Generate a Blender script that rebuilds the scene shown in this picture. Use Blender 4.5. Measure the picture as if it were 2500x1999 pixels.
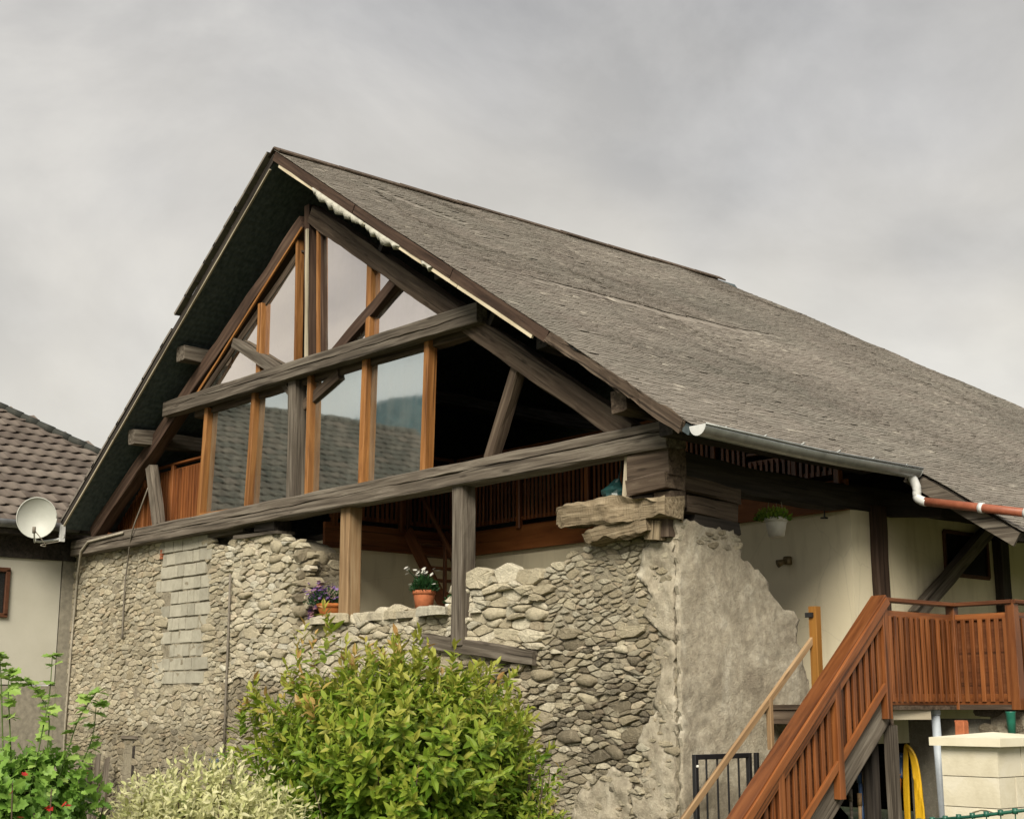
import bpy, math, random
import numpy as np
from mathutils import Vector, Matrix, noise, geometry
random.seed(7); rng = np.random.default_rng(7)
S = bpy.context.scene
for o in list(bpy.data.objects): bpy.data.objects.remove(o)
COL = S.collection
rad = math.radians

# ---------------------------------------------------------------- camera
FPX, TILT, HEAD = 3461.0, rad(11.75), rad(40.8)
CAM = Vector((15*math.cos(rad(47.4)), -15*math.sin(rad(47.4)), 1.65))
cd = bpy.data.cameras.new('camera'); cam = bpy.data.objects.new('camera', cd); COL.objects.link(cam)
cam.location = CAM; cam.rotation_euler = (rad(90)+TILT, 0, rad(90)-HEAD)
cd.sensor_width = 36; cd.lens = FPX/2500*36; cd.clip_end = 20000; cd.clip_start = .05
S.camera = cam

# ---------------------------------------------------------------- world: overcast sky
SUN_EL, SUN_AZ = rad(38), rad(143)      # azimuth clockwise from +Y
w = bpy.data.worlds.new('World'); S.world = w; w.use_nodes = True
nt = w.node_tree; nt.nodes.clear()
def N(t, **k):
    n = nt.nodes.new(t)
    for a, b in k.items(): setattr(n, a, b)
    return n
out = N('ShaderNodeOutputWorld'); bg = N('ShaderNodeBackground'); nt.links.new(bg.outputs[0], out.inputs[0])
sky = N('ShaderNodeTexSky', sky_type='NISHITA', sun_disc=False, sun_elevation=SUN_EL, sun_rotation=SUN_AZ)
tc = N('ShaderNodeTexCoord'); mp = N('ShaderNodeMapping'); mp.inputs['Scale'].default_value = (1.0, 1.0, 1.55)
mp.inputs['Location'].default_value = (.62, .25, .3)
nt.links.new(tc.outputs['Generated'], mp.inputs[0])
n1 = N('ShaderNodeTexNoise'); n1.inputs['Scale'].default_value = 3.0; n1.inputs['Detail'].default_value = 8; n1.inputs['Roughness'].default_value = .56
n1.inputs['Distortion'].default_value = .35
n2 = N('ShaderNodeTexNoise'); n2.inputs['Scale'].default_value = 1.9; n2.inputs['Detail'].default_value = 3
for n in (n1, n2): nt.links.new(mp.outputs[0], n.inputs[0])
r1 = N('ShaderNodeValToRGB'); e = r1.color_ramp.elements
e[0].position = .37; e[0].color = (1.85, 1.83, 1.84, 1); e[1].position = .63; e[1].color = (3.6, 3.52, 3.36, 1)
m_ = r1.color_ramp.elements.new(.5); m_.color = (2.62, 2.58, 2.55, 1)
nt.links.new(n1.outputs[0], r1.inputs[0])
# brighter, warmer band of cloud low down all round the horizon
sx = N('ShaderNodeSeparateXYZ'); nt.links.new(tc.outputs['Generated'], sx.inputs[0])
mr = N('ShaderNodeMapRange'); mr.inputs[1].default_value = .02; mr.inputs[2].default_value = .55; mr.inputs[3].default_value = 1.05; mr.inputs[4].default_value = 0
nt.links.new(sx.outputs[2], mr.inputs[0])
mm = N('ShaderNodeMath', operation='MULTIPLY'); nt.links.new(mr.outputs[0], mm.inputs[0])
r2 = N('ShaderNodeValToRGB'); r2.color_ramp.elements[0].position = .33; r2.color_ramp.elements[1].position = .58
nt.links.new(n2.outputs[0], r2.inputs[0]); nt.links.new(r2.outputs[0], mm.inputs[1])
mxw = N('ShaderNodeMix', data_type='RGBA'); nt.links.new(mm.outputs[0], mxw.inputs[0]); nt.links.new(r1.outputs[0], mxw.inputs[6])
mxw.inputs[7].default_value = (5.0, 4.6, 3.8, 1)
mx = N('ShaderNodeMix', data_type='RGBA'); mx.inputs[0].default_value = .93
nt.links.new(sky.outputs[0], mx.inputs[6]); nt.links.new(mxw.outputs[2], mx.inputs[7])
nt.links.new(mx.outputs[2], bg.inputs[0]); bg.inputs[1].default_value = .052

sd = bpy.data.lights.new('sun', 'SUN'); sun = bpy.data.objects.new('sun', sd); COL.objects.link(sun)
sd.energy = 1.5; sd.angle = rad(30); sd.color = (1, .92, .76)
sdir = Vector((math.sin(SUN_AZ)*math.cos(SUN_EL), math.cos(SUN_AZ)*math.cos(SUN_EL), math.sin(SUN_EL)))
sun.rotation_euler = sdir.to_track_quat('Z', 'Y').to_euler(); sun.location = (0, -20, 30)
vs = S.view_settings; vs.view_transform = 'Standard'; vs.look = 'None'; vs.gamma = 1; vs.exposure = 1.93
S.render.engine = 'CYCLES'; S.cycles.max_bounces = 7; S.cycles.diffuse_bounces = 3; S.cycles.glossy_bounces = 3; S.cycles.transparent_max_bounces = 8; S.cycles.caustics_reflective = False; S.cycles.caustics_refractive = False

# ---------------------------------------------------------------- measuring helpers (real planes at real distances)
hx = Vector((-math.cos(HEAD), math.sin(HEAD), 0)); FW = hx*math.cos(TILT)+Vector((0, 0, math.sin(TILT)))
RT = Vector((hx.y, -hx.x, 0)); UP = RT.cross(FW); Z = Vector((0, 0, 1))
def ray(px, py): return FW+RT*((px-1250)/FPX)+UP*((999.5-py)/FPX)
def PY(px, py, Y=0.): d = ray(px, py); return CAM+d*((Y-CAM.y)/d.y)
def PX(px, py, X=0.): d = ray(px, py); return CAM+d*((X-CAM.x)/d.x)
def PD(px, py, D): return CAM+ray(px, py)*D
def PPL(px, py, p0, n): d = ray(px, py); return CAM+d*((p0-CAM).dot(n)/d.dot(n))

# ---------------------------------------------------------------- materials
MATS = {}
class NB:
    def __init__(s, name):
        s.m = bpy.data.materials.new(name); s.m.use_nodes = True; s.t = s.m.node_tree; s.t.nodes.clear()
        s.o = s.n('ShaderNodeOutputMaterial'); s.p = s.n('ShaderNodeBsdfPrincipled'); s.l(s.p.outputs[0], s.o.inputs[0])
        MATS[name] = s.m
    def n(s, t, **k):
        x = s.t.nodes.new(t)
        for a, b in k.items(): setattr(x, a, b)
        return x
    def l(s, a, b): s.t.links.new(a, b)
    def coord(s, scale=(1, 1, 1), which='Object', rnd=False):
        c = s.n('ShaderNodeTexCoord'); m = s.n('ShaderNodeMapping'); m.inputs['Scale'].default_value = scale
        s.l(c.outputs[which], m.inputs[0])
        if rnd:
            oi = s.n('ShaderNodeObjectInfo'); mu = s.n('ShaderNodeMath', operation='MULTIPLY'); mu.inputs[1].default_value = 37.
            s.l(oi.outputs['Random'], mu.inputs[0]); s.l(mu.outputs[0], m.inputs['Location'])
        return m.outputs[0]
    def noise(s, co, scale, detail=5, rough=.55, dist=0):
        x = s.n('ShaderNodeTexNoise'); x.inputs['Scale'].default_value = scale; x.inputs['Detail'].default_value = detail
        x.inputs['Roughness'].default_value = rough; x.inputs['Distortion'].default_value = dist
        if co: s.l(co, x.inputs[0])
        return x.outputs[0]
    def ramp(s, f, stops):
        r = s.n('ShaderNodeValToRGB'); e = r.color_ramp.elements
        while len(e) < len(stops): e.new(.5)
        for i, (p, c) in enumerate(stops): e[i].position = p; e[i].color = (*c, 1)
        s.l(f, r.inputs[0]); return r.outputs[0]
    def mix(s, f, a, b, mode='MIX'):
        x = s.n('ShaderNodeMix', data_type='RGBA', blend_type=mode)
        for v, i in ((f, 0), (a, 6), (b, 7)):
            if isinstance(v, (int, float)): x.inputs[i].default_value = v
            elif isinstance(v, tuple): x.inputs[i].default_value = (*v, 1)
            else: s.l(v, x.inputs[i])
        return x.outputs[2]
    def math(s, op, a, b):
        x = s.n('ShaderNodeMath', operation=op)
        for v, i in ((a, 0), (b, 1)):
            if isinstance(v, (int, float)): x.inputs[i].default_value = v
            else: s.l(v, x.inputs[i])
        return x.outputs[0]
    def attr(s, name): return s.n('ShaderNodeAttribute', attribute_name=name).outputs['Fac']
    def rand(s): return s.n('ShaderNodeObjectInfo').outputs['Random']
    def bump(s, h, st=.5, d=.02):
        b = s.n('ShaderNodeBump'); b.inputs['Strength'].default_value = st; b.inputs['Distance'].default_value = d
        s.l(h, b.inputs['Height']); s.l(b.outputs[0], s.p.inputs['Normal'])
    def fin(s, col, rough=.85, spec=.25, metal=0):
        if isinstance(col, tuple): s.p.inputs['Base Color'].default_value = (*col, 1)
        else: s.l(col, s.p.inputs['Base Color'])
        if isinstance(rough, (int, float)): s.p.inputs['Roughness'].default_value = rough
        else: s.l(rough, s.p.inputs['Roughness'])
        s.p.inputs['Specular IOR Level'].default_value = spec; s.p.inputs['Metallic'].default_value = metal
        return s.m

def wood(name, dark, mid, light, rough=.8, spec=.2, grain=14, bump=.5, var=.35, ends=None):
    b = NB(name)
    co = b.coord((.7, grain, grain), rnd=True)
    g = b.noise(co, 1.3, 8, .62, .6)
    c = b.ramp(g, [(.28, dark), (.5, mid), (.74, light)])
    co2 = b.coord((.5, 1.2, 1.2), rnd=True); big = b.noise(co2, 1.6, 4, .6)
    c = b.mix(b.math('MULTIPLY', big, .9), c, b.mix(.55, c, dark), 'MIX')
    rv = b.math('ADD', b.math('MULTIPLY', b.rand(), var), 1-var*.5)
    hv = b.n('ShaderNodeHueSaturation'); b.l(rv, hv.inputs['Value']); b.l(c, hv.inputs['Color'])
    sp_ = b.noise(b.coord((.35, grain*1.6, grain*1.6), rnd=True), 1.1, 4, .5, .3)
    hv2 = b.mix(b.ramp(sp_, [(.33, (.75, .75, .75)), (.40, (0, 0, 0))]), hv.outputs[0], tuple(x*.45 for x in dark))
    kn = b.n('ShaderNodeTexVoronoi'); kn.inputs['Scale'].default_value = 1.0; b.l(b.coord((1.3, 6, 6), rnd=True), kn.inputs[0])
    kf = b.ramp(kn.outputs['Distance'], [(.06, (1, 1, 1)), (.13, (0, 0, 0))])
    c = b.mix(b.math('MULTIPLY', kf, .7), hv2, dark)
    b.bump(g, bump, .012); return b.fin(c, rough, spec)
wood('wood_grey', (.034, .027, .021), (.132, .111, .090), (.29, .258, .215), grain=16, bump=.8)
wood('wood_greybrown', (.030, .021, .015), (.098, .071, .052), (.185, .145, .108), grain=14, bump=.8)
wood('wood_brown', (.022, .014, .011), (.075, .046, .033), (.135, .090, .065), grain=12, bump=.7)
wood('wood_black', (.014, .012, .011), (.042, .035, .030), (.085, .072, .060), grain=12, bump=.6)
wood('wood_orange', (.11, .042, .012), (.30, .132, .038), (.46, .235, .085), .6, .35, grain=10, bump=.25)
wood('wood_orange_pale', (.16, .095, .048), (.33, .215, .115), (.46, .34, .21), .7, .3, grain=10, bump=.35)
wood('wood_stain', (.066, .020, .006), (.20, .066, .019), (.33, .125, .040), .40, .5, grain=9, bump=.25, var=.5)
wood('wood_stain_dark', (.055, .018, .007), (.145, .050, .019), (.235, .095, .04), .6, .3, grain=9, bump=.3, var=.6)
wood('wood_fascia', (.09, .026, .007), (.20, .068, .018), (.29, .115, .035), .6, .3, grain=8, bump=.2)
wood('wood_tan', (.075, .055, .035), (.27, .215, .145), (.48, .40, .285), .95, .08, grain=20, bump=1.3)
wood('wood_pale', (.22, .19, .14), (.42, .37, .28), (.56, .51, .40), .85, .2, grain=10, bump=.4)
wood('wood_yellow', (.13, .055, .010), (.23, .100, .018), (.30, .145, .03), .6, .3, grain=8, bump=.2)
b = NB('soffit'); co = b.coord((1, 9, 9)); g = b.noise(co, 2, 5)
wv = b.n('ShaderNodeTexWave', wave_type='BANDS', bands_direction='X'); wv.inputs['Scale'].default_value = 3.2; wv.inputs['Distortion'].default_value = .4; b.l(b.coord(), wv.inputs[0])
b.bump(wv.outputs[1], .5, .01); b.fin(b.ramp(g, [(.3, (.044, .058, .066)), (.7, (.10, .124, .134))]), .8, .15)

def stone_mat():
    b = NB('stone'); t = b.attr('tint'); co = b.coord(which='Object')
    gi = b.n('ShaderNodeNewGeometry').outputs['Random Per Island']
    c = b.ramp(t, [(0, (.080, .070, .056)), (.3, (.18, .157, .12)), (.55, (.38, .335, .25)), (.8, (.58, .53, .415)), (1, (.70, .66, .555))])
    hue = b.ramp(gi, [(0, (.30, .292, .27)), (.3, (.42, .38, .31)), (.55, (.44, .385, .30)), (.75, (.37, .355, .325)), (.92, (.44, .35, .27)), (1, (.52, .50, .45))])
    c = b.mix(.55, c, b.mix(1., b.mix(1., c, hue, 'MULTIPLY'), (2.42, 2.62, 2.95), 'MULTIPLY'))
    f1 = b.noise(co, 13, 9, .74, .5); f2 = b.noise(co, 46, 6, .7); f3 = b.noise(co, 3.2, 7, .7, .6)
    c = b.mix(b.ramp(f1, [(.42, (0, 0, 0)), (.68, (.8, .8, .8))]), c, b.mix(.5, c, (.13, .11, .08)))
    c = b.mix(b.ramp(f3, [(.53, (0, 0, 0)), (.62, (.6, .6, .6))]), c, b.mix(f2, (.36, .315, .235), (.52, .47, .365)))   # smeared lime mortar
    c = b.mix(b.ramp(f2, [(.52, (0, 0, 0)), (.72, (.4, .4, .4))]), c, (.55, .50, .40))
    h = b.mix(.45, f1, f2); b.bump(h, 1., .07); return b.fin(c, .94, .1)
stone_mat()
def mortar_mat(name, stops, pit=.6, dist=.03, big=1.1):
    b = NB(name); co = b.coord()
    f1 = b.noise(co, big, 7, .68, .5); f2 = b.noise(co, 14, 8, .7); f3 = b.noise(co, 55, 5, .7)
    c = b.ramp(f1, stops)
    c = b.mix(b.ramp(f2, [(.38, (.8, .8, .8)), (.62, (0, 0, 0))]), c, b.mix(.5, c, (.12, .10, .08)))
    c = b.mix(b.ramp(f3, [(.52, (0, 0, 0)), (.7, (.4, .4, .4))]), c, (.50, .46, .37))
    b.bump(b.mix(.5, f2, f3), pit, dist); return b.fin(c, .95, .1)
mortar_mat('mortar', [(.3, (.24, .21, .158)), (.5, (.35, .312, .235)), (.7, (.43, .39, .30))], 1., .06)
mortar_mat('render_grey', [(.32, (.25, .215, .165)), (.44, (.36, .318, .245)), (.55, (.45, .405, .32)), (.68, (.57, .53, .44))], .9, .03, 1.9)
mortar_mat('concrete', [(.3, (.20, .188, .155)), (.7, (.31, .295, .245))], .4, .01)
b = NB('cream_wall'); co = b.coord(); f1 = b.noise(co, .9, 5, .6, .5); f2 = b.noise(b.coord((3, 3, .5)), 2.2, 5, .6)
c = b.ramp(f1, [(.3, (.66, .59, .43)), (.7, (.74, .67, .50))]); c = b.mix(b.ramp(f2, [(.52, (0, 0, 0)), (.75, (.35, .35, .35))]), c, (.40, .34, .23))
vc = b.n('ShaderNodeTexVoronoi', feature='DISTANCE_TO_EDGE'); vc.inputs['Scale'].default_value = .9; b.l(b.mix(.12, co, b.noise(co, 4, 5)), vc.inputs[0])
c = b.mix(b.ramp(vc.outputs['Distance'], [(.0, (.16, .16, .16)), (.006, (0, 0, 0))]), c, (.22, .19, .13))
b.bump(b.noise(co, 60, 4), .25, .006); b.fin(c, .93, .1)
b = NB('neighbour_wall'); co = b.coord(); b.bump(b.noise(co, 70, 4), .3, .006)
b.fin(b.ramp(b.noise(co, .8, 5, .6), [(.3, (.40, .385, .33)), (.7, (.49, .475, .42))]), .93, .1)
b = NB('block'); co = b.coord(rnd=True); f = b.noise(co, 7, 6, .65); f2 = b.noise(co, 60, 4, .7)
c = b.ramp(f, [(.3, (.29, .272, .222)), (.7, (.40, .382, .318))]); hv = b.n('ShaderNodeHueSaturation'); b.l(b.math('ADD', b.math('MULTIPLY', b.rand(), .3), .84), hv.inputs['Value']); b.l(c, hv.inputs['Color'])
b.bump(f2, .5, .012); b.fin(hv.outputs[0], .95, .1)
b = NB('white_block'); co = b.coord(rnd=True); f = b.noise(co, 3.5, 5, .6, .6); f2 = b.noise(co, 50, 4, .7)
b.bump(f2, .35, .008); b.fin(b.ramp(f, [(.32, (.50, .455, .35)), (.5, (.58, .535, .425)), (.68, (.63, .59, .50))]), .93, .1)
b = NB('cap_stone'); b.bump(b.noise(b.coord(), 40, 4), .2, .005); b.fin(b.ramp(b.noise(b.coord(), 3, 4), [(.3, (.60, .55, .42)), (.7, (.70, .655, .53))]), .85, .2)
def shingle_mat():
    b = NB('shingle'); t = b.attr('tint'); co = b.coord((1, 1, 1))
    c = b.ramp(t, [(0, (.165, .145, .124)), (.35, (.205, .182, .156)), (.7, (.245, .220, .190)), (1, (.41, .375, .32))])
    g = b.noise(b.coord((9, 1.5, 9)), 6, 6, .65)
    big = b.noise(co, .32, 4, .6, .5); big2 = b.noise(co, 1.7, 5, .65)
    c = b.mix(b.ramp(big, [(.42, (0, 0, 0)), (.62, (.55, .55, .55))]), c, b.mix(.5, c, (.105, .112, .092)))
    c = b.mix(b.ramp(big2, [(.45, (0, 0, 0)), (.7, (.4, .4, .4))]), c, b.mix(.5, c, (.15, .105, .095)))
    st = b.noise(b.coord((.8, .8, 9)), 2.5, 6, .7)
    c = b.mix(b.ramp(st, [(.5, (0, 0, 0)), (.68, (.5, .5, .5))]), c, b.mix(.5, c, (.26, .235, .205)))
    c = b.mix(b.ramp(g, [(.35, (.35, .35, .35)), (.6, (0, 0, 0))]), c, b.mix(.5, c, (.05, .042, .036)))
    b.bump(g, .35, .008); return b.fin(c, .8, .25)
shingle_mat()
b = NB('tile'); t = b.attr('tint'); co = b.coord(); c = b.ramp(t, [(0, (.034, .036, .032)), (.2, (.085, .068, .058)), (.5, (.128, .104, .090)), (1, (.185, .155, .133))])
f = b.noise(co, 5, 6, .7); c = b.mix(b.ramp(f, [(.5, (0, 0, 0)), (.75, (.5, .5, .5))]), c, (.19, .17, .14)); b.bump(b.noise(co, 45, 4), .3, .006); b.fin(c, .8, .25)
b = NB('zinc'); b.fin(b.ramp(b.noise(b.coord(), 6, 6, .65), [(.3, (.20, .21, .205)), (.7, (.36, .375, .37))]), .42, .5, .55)
b = NB('white_zinc'); b.fin(b.ramp(b.noise(b.coord(), 9, 4), [(.3, (.52, .53, .53)), (.7, (.66, .67, .67))]), .45, .4, .1)
b = NB('red_pipe'); b.fin(b.ramp(b.noise(b.coord(), 7, 6, .7), [(.3, (.20, .055, .028)), (.6, (.30, .095, .05)), (.8, (.42, .22, .15))]), .5, .4)
b = NB('rake_white'); b.fin(b.ramp(b.noise(b.coord((1, 8, 8)), 2, 5), [(.3, (.42, .35, .24)), (.7, (.62, .55, .42))]), .85, .15)
b = NB('foam'); b.bump(b.noise(b.coord(), 22, 5, .7), .7, .03); b.fin(b.ramp(b.noise(b.coord(), 10, 5), [(.3, (.30, .29, .25)), (.7, (.50, .49, .43))]), .9, .1)
def plain(name, c, rough=.7, spec=.3, metal=0, var=.25, sc=12):
    b = NB(name); f = b.noise(b.coord(rnd=True), sc, 5, .6)
    b.fin(b.ramp(f, [(.3, tuple(x*(1-var) for x in c)), (.7, tuple(min(1, x*(1+var)) for x in c))]), rough, spec, metal)
plain('terracotta', (.38, .125, .055), .75); plain('terracotta_orange', (.40, .13, .035), .75)
plain('white_plastic', (.62, .60, .55), .5, .4, var=.1); plain('black_metal', (.012, .012, .014), .45, .5)
plain('soil', (.035, .025, .018), .95); plain('yellow_hose', (.68, .40, .012), .4, .5, var=.12); plain('orange_hose', (.52, .16, .012), .45, .4)
plain('teal', (.010, .040, .040), .35, .5, var=.5, sc=18); plain('dish', (.42, .43, .40), .5, .4, var=.06, sc=4); plain('dark_glass', (.010, .011, .013), .15, .5)
plain('brass', (.16, .12, .06), .45, .5, .6); plain('green_wire', (.012, .085, .055), .4, .5); plain('green_plastic', (.016, .14, .095), .4, .45)
plain('pvc_grey', (.36, .40, .45), .45, .4, var=.1); plain('blue_plastic', (.02, .06, .16), .4, .5, var=.4); plain('cable', (.16, .14, .115), .7)
plain('cable_pale', (.30, .27, .22), .7); plain('bark', (.075, .055, .038), .9); plain('sheet_grey', (.30, .30, .29), .6)
plain('green_stem', (.10, .15, .045), .7); plain('clay_brick', (.30, .10, .05), .85); plain('blue_grey', (.16, .20, .27), .6); plain('frame_brown', (.075, .028, .013), .6); plain('grey_base', (.23, .21, .17), .9)
def leafmat(name, stops, transl=.35, rough=.5, spec=.35):
    b = NB(name); t = b.attr('tint'); c = b.ramp(t, stops)
    c = b.mix(b.math('MULTIPLY', b.noise(b.coord(), 30, 3), .5), c, b.mix(.5, c, stops[0][1]))
    b.fin(c, rough, spec); tr = b.n('ShaderNodeBsdfTranslucent'); b.l(c, tr.inputs[0]); ms = b.n('ShaderNodeMixShader'); ms.inputs[0].default_value = transl
    b.l(b.p.outputs[0], ms.inputs[1]); b.l(tr.outputs[0], ms.inputs[2]); b.l(ms.outputs[0], b.o.inputs[0])
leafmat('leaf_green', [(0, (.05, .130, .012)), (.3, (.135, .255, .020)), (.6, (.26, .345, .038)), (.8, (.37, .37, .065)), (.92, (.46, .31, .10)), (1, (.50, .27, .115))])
leafmat('leaf_cream', [(0, (.16, .22, .05)), (.25, (.42, .46, .17)), (.6, (.62, .61, .32)), (1, (.74, .71, .46))])
leafmat('leaf_fresh', [(0, (.06, .15, .02)), (.4, (.15, .29, .045)), (.75, (.26, .42, .08)), (1, (.38, .52, .14))])
leafmat('leaf_dark', [(0, (.010, .040, .014)), (.5, (.022, .075, .022)), (1, (.05, .125, .03))])
leafmat('petal_purple', [(0, (.10, .045, .20)), (.5, (.26, .17, .42)), (.8, (.42, .20, .26)), (1, (.55, .32, .33))], .3)
leafmat('petal_white', [(0, (.6, .6, .56)), (1, (.75, .75, .7))], .3); leafmat('petal_red', [(0, (.35, .02, .02)), (1, (.55, .05, .035))], .3)
def glass(name, tint, fac, rg=.012):
    b = NB(name); g = b.n('ShaderNodeBsdfGlossy'); g.inputs['Color'].default_value = (*tint, 1); g.inputs['Roughness'].default_value = rg
    tr = b.n('ShaderNodeBsdfTransparent'); tr.inputs[0].default_value = (.62, .66, .64, 1)
    ms = b.n('ShaderNodeMixShader'); ms.inputs[0].default_value = fac
    bp = b.n('ShaderNodeBump'); bp.inputs['Strength'].default_value = .07; bp.inputs['Distance'].default_value = .012; b.l(b.noise(b.coord(), 1.6, 2, .4), bp.inputs['Height']); b.l(bp.outputs[0], g.inputs['Normal'])
    b.l(tr.outputs[0], ms.inputs[1]); b.l(g.outputs[0], ms.inputs[2])
    df = b.n('ShaderNodeBsdfDiffuse'); df.inputs[0].default_value = (.45, .43, .38, 1); m2 = b.n('ShaderNodeMixShader')     # dust film
    b.l(b.math('MULTIPLY', b.ramp(b.noise(b.coord((1, 1, .35)), 2.2, 6, .65), [(.35, (0, 0, 0)), (.8, (1, 1, 1))]), .22), m2.inputs[0]); b.l(ms.outputs[0], m2.inputs[1]); b.l(df.outputs[0], m2.inputs[2]); b.l(m2.outputs[0], b.o.inputs[0])
glass('glass_mirror', (.84, .90, .86), .74, .03); glass('glass_rose', (1.0, .89, .79), .88)
b = NB('ground'); co = b.coord(); b.bump(b.noise(co, 18, 6), .6, .04)
b.fin(b.ramp(b.noise(co, .7, 6, .6), [(.35, (.05, .075, .025)), (.55, (.10, .105, .05)), (.7, (.17, .145, .10))]), .95, .1)
b = NB('hazy_forest'); co = b.coord(); b.bump(b.noise(co, .05, 6), .8, 8); b.fin(b.ramp(b.noise(co, .012, 8, .7), [(.3, (.045, .085, .105)), (.7, (.075, .125, .14))]), .95, .05)  # blue haze of distance is mixed into the tree colour

# ---------------------------------------------------------------- object helpers
WM = {}
def put(name, mesh, M=None, parent=None, mat=None, kind=None, label=None, cat=None, group=None):
    o = bpy.data.objects.new(name, mesh); COL.objects.link(o)
    M = M or Matrix(); WM[o] = M
    if parent is not None: o.parent = parent; o.matrix_basis = WM[parent].inverted() @ M
    else: o.matrix_basis = M
    if mat and mesh and not mesh.materials: mesh.materials.append(MATS[mat])
    for k, v in (('kind', kind), ('label', label), ('category', cat), ('group', group)):
        if v: o[k] = v
    return o
def thing(name, loc, label, cat, group=None): return put(name, None, Matrix.Translation(Vector(loc)), None, None, None, label, cat, group)
def mk(name, v, f, tint=None, smooth=False):
    me = bpy.data.meshes.new(name); me.from_pydata([tuple(x) for x in v], [], f)
    if tint is not None:
        a = me.attributes.new('tint', 'FLOAT', 'POINT'); a.data.foreach_set('value', np.asarray(tint, dtype=np.float32))
    if smooth: me.polygons.foreach_set('use_smooth', [True]*len(me.polygons))
    me.update(); return me
def wput(name, v, f, mat, parent=None, tint=None, smooth=False, **k):
    v = [Vector(x) for x in v]; c = sum(v, Vector())/len(v); c.z = min(x.z for x in v)
    return put(name, mk(name, [x-c for x in v], f, tint, smooth), Matrix.Translation(c), parent, mat, **k)
def frame(A, B, up=Z):
    x = (B-A).normalized(); y = up.cross(x)
    if y.length < 1e-4: y = Vector((0, 1, 0)).cross(x)
    y.normalize(); z = x.cross(y); M = Matrix((x, y, z)).transposed().to_4x4(); M.translation = A; return M
def beam(name, A, B, wd, ht, mat, parent, up=Z, rough=.006, seg=.3, taper=1., crack=None, sag=0, nose=0, **k):
    """hewn timber from A to B: wd across, ht along 'up'; chamfered, uneven rings, optional drying crack in its front face"""
    A, B = Vector(A), Vector(B); L = (B-A).length; n = max(2, int(L/seg)+1); c = min(wd, ht)*.055; sd = random.random()*50
    prof = [(-wd/2, -ht/2+c), (-wd/2, ht/2-c), (-wd/2+c, ht/2), (wd/2-c, ht/2), (wd/2, ht/2-c), (wd/2, -ht/2+c), (wd/2-c, -ht/2), (-wd/2+c, -ht/2)]
    if crack: prof = prof[:1]+[(-wd/2, 'a'), (-wd/2+.05, 'm'), (-wd/2, 'b')]+prof[1:]
    v = []; f = []; m = len(prof)
    for i in range(n):
        x = L*i/(n-1); s = (1+(taper-1)*i/(n-1))*((.5+.5*min(1, x/nose)**.5) if nose else 1); dz = -sag*4*(i/(n-1))*(1-i/(n-1))
        cz = 0
        if crack: cz = ht*(crack[0]+(crack[1]-crack[0])*i/(n-1))+.018*noise.noise(Vector((x*1.3, sd, 0)))+.008*noise.noise(Vector((x*5, sd, 3)))
        cw = .010*(.6+.6*abs(noise.noise(Vector((x*.9, sd, 7)))))
        for j, (y, zz) in enumerate(prof):
            if zz == 'a': zz = cz-cw
            elif zz == 'm': zz = cz
            elif zz == 'b': zz = cz+cw
            q = Vector((x*1.7+sd, j*.9, 1.3)); d = rough*1.6
            q3 = Vector((x*7+sd, j*1.7, 4.)); d2 = rough*.7 if rough > .02 else 0
            v.append(Vector((x+(noise.noise(q+Vector((9, 0, 0)))*rough if i in (0, n-1) else 0), y*s+noise.noise(q)*d+noise.noise(q3)*d2, zz*s+dz+noise.noise(q+Vector((0, 0, 8)))*d+noise.noise(q3+Vector((3, 1, 1)))*d2)))
    for i in range(n-1):
        for j in range(m): f.append((i*m+j, i*m+(j+1) % m, (i+1)*m+(j+1) % m, (i+1)*m+j))
    f.append(tuple(range(m))[::-1]); f.append(tuple((n-1)*m+j for j in range(m)))
    f = [q[::-1] for q in f]
    return put(name, mk(name, v, f), frame(A, B, up), parent, mat, **k)
BOX = {}
def bar(name, A, B, wd, ht, mat, parent, up=Z, **k):
    """light straight piece; alike pieces share their mesh"""
    A, B = Vector(A), Vector(B); L = (B-A).length; key = (round(L, 3), round(wd, 4), round(ht, 4), mat)
    if key not in BOX:
        c = min(wd, ht)*.12; y, z = wd/2, ht/2
        v = []
        for x in (0, L): v += [(x, -y, -z+c), (x, -y, z-c), (x, -y+c, z), (x, y-c, z), (x, y, z-c), (x, y, -z+c), (x, y-c, -z), (x, -y+c, -z)]
        f = [tuple(range(8)), tuple(range(15, 7, -1))]+[(i, 8+i, 8+(i+1) % 8, (i+1) % 8) for i in range(8)]
        BOX[key] = mk(name, v, f)
    return put(name, BOX[key], frame(A, B, up), parent, mat, **k)
def slab(name, pts, off, mat, parent=None, **k):
    """extruded (possibly concave) polygon"""
    pts = [Vector(p) for p in pts]; off = Vector(off); n = len(pts)
    f = [tuple(range(n)), tuple(range(2*n-1, n-1, -1))]+[(i, i+n, (i+1) % n+n, (i+1) % n) for i in range(n)]
    o = wput(name, pts+[p+off for p in pts], f, mat, parent, **k)
    import bmesh
    bm = bmesh.new(); bm.from_mesh(o.data); bmesh.ops.recalc_face_normals(bm, faces=bm.faces); bm.to_mesh(o.data); bm.free(); return o
def box(name, lo, hi, mat, parent=None, **k):
    lo, hi = Vector(lo), Vector(hi)
    return slab(name, [lo, (hi.x, lo.y, lo.z), (hi.x, hi.y, lo.z), (lo.x, hi.y, lo.z)], (0, 0, hi.z-lo.z), mat, parent, **k)
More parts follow.
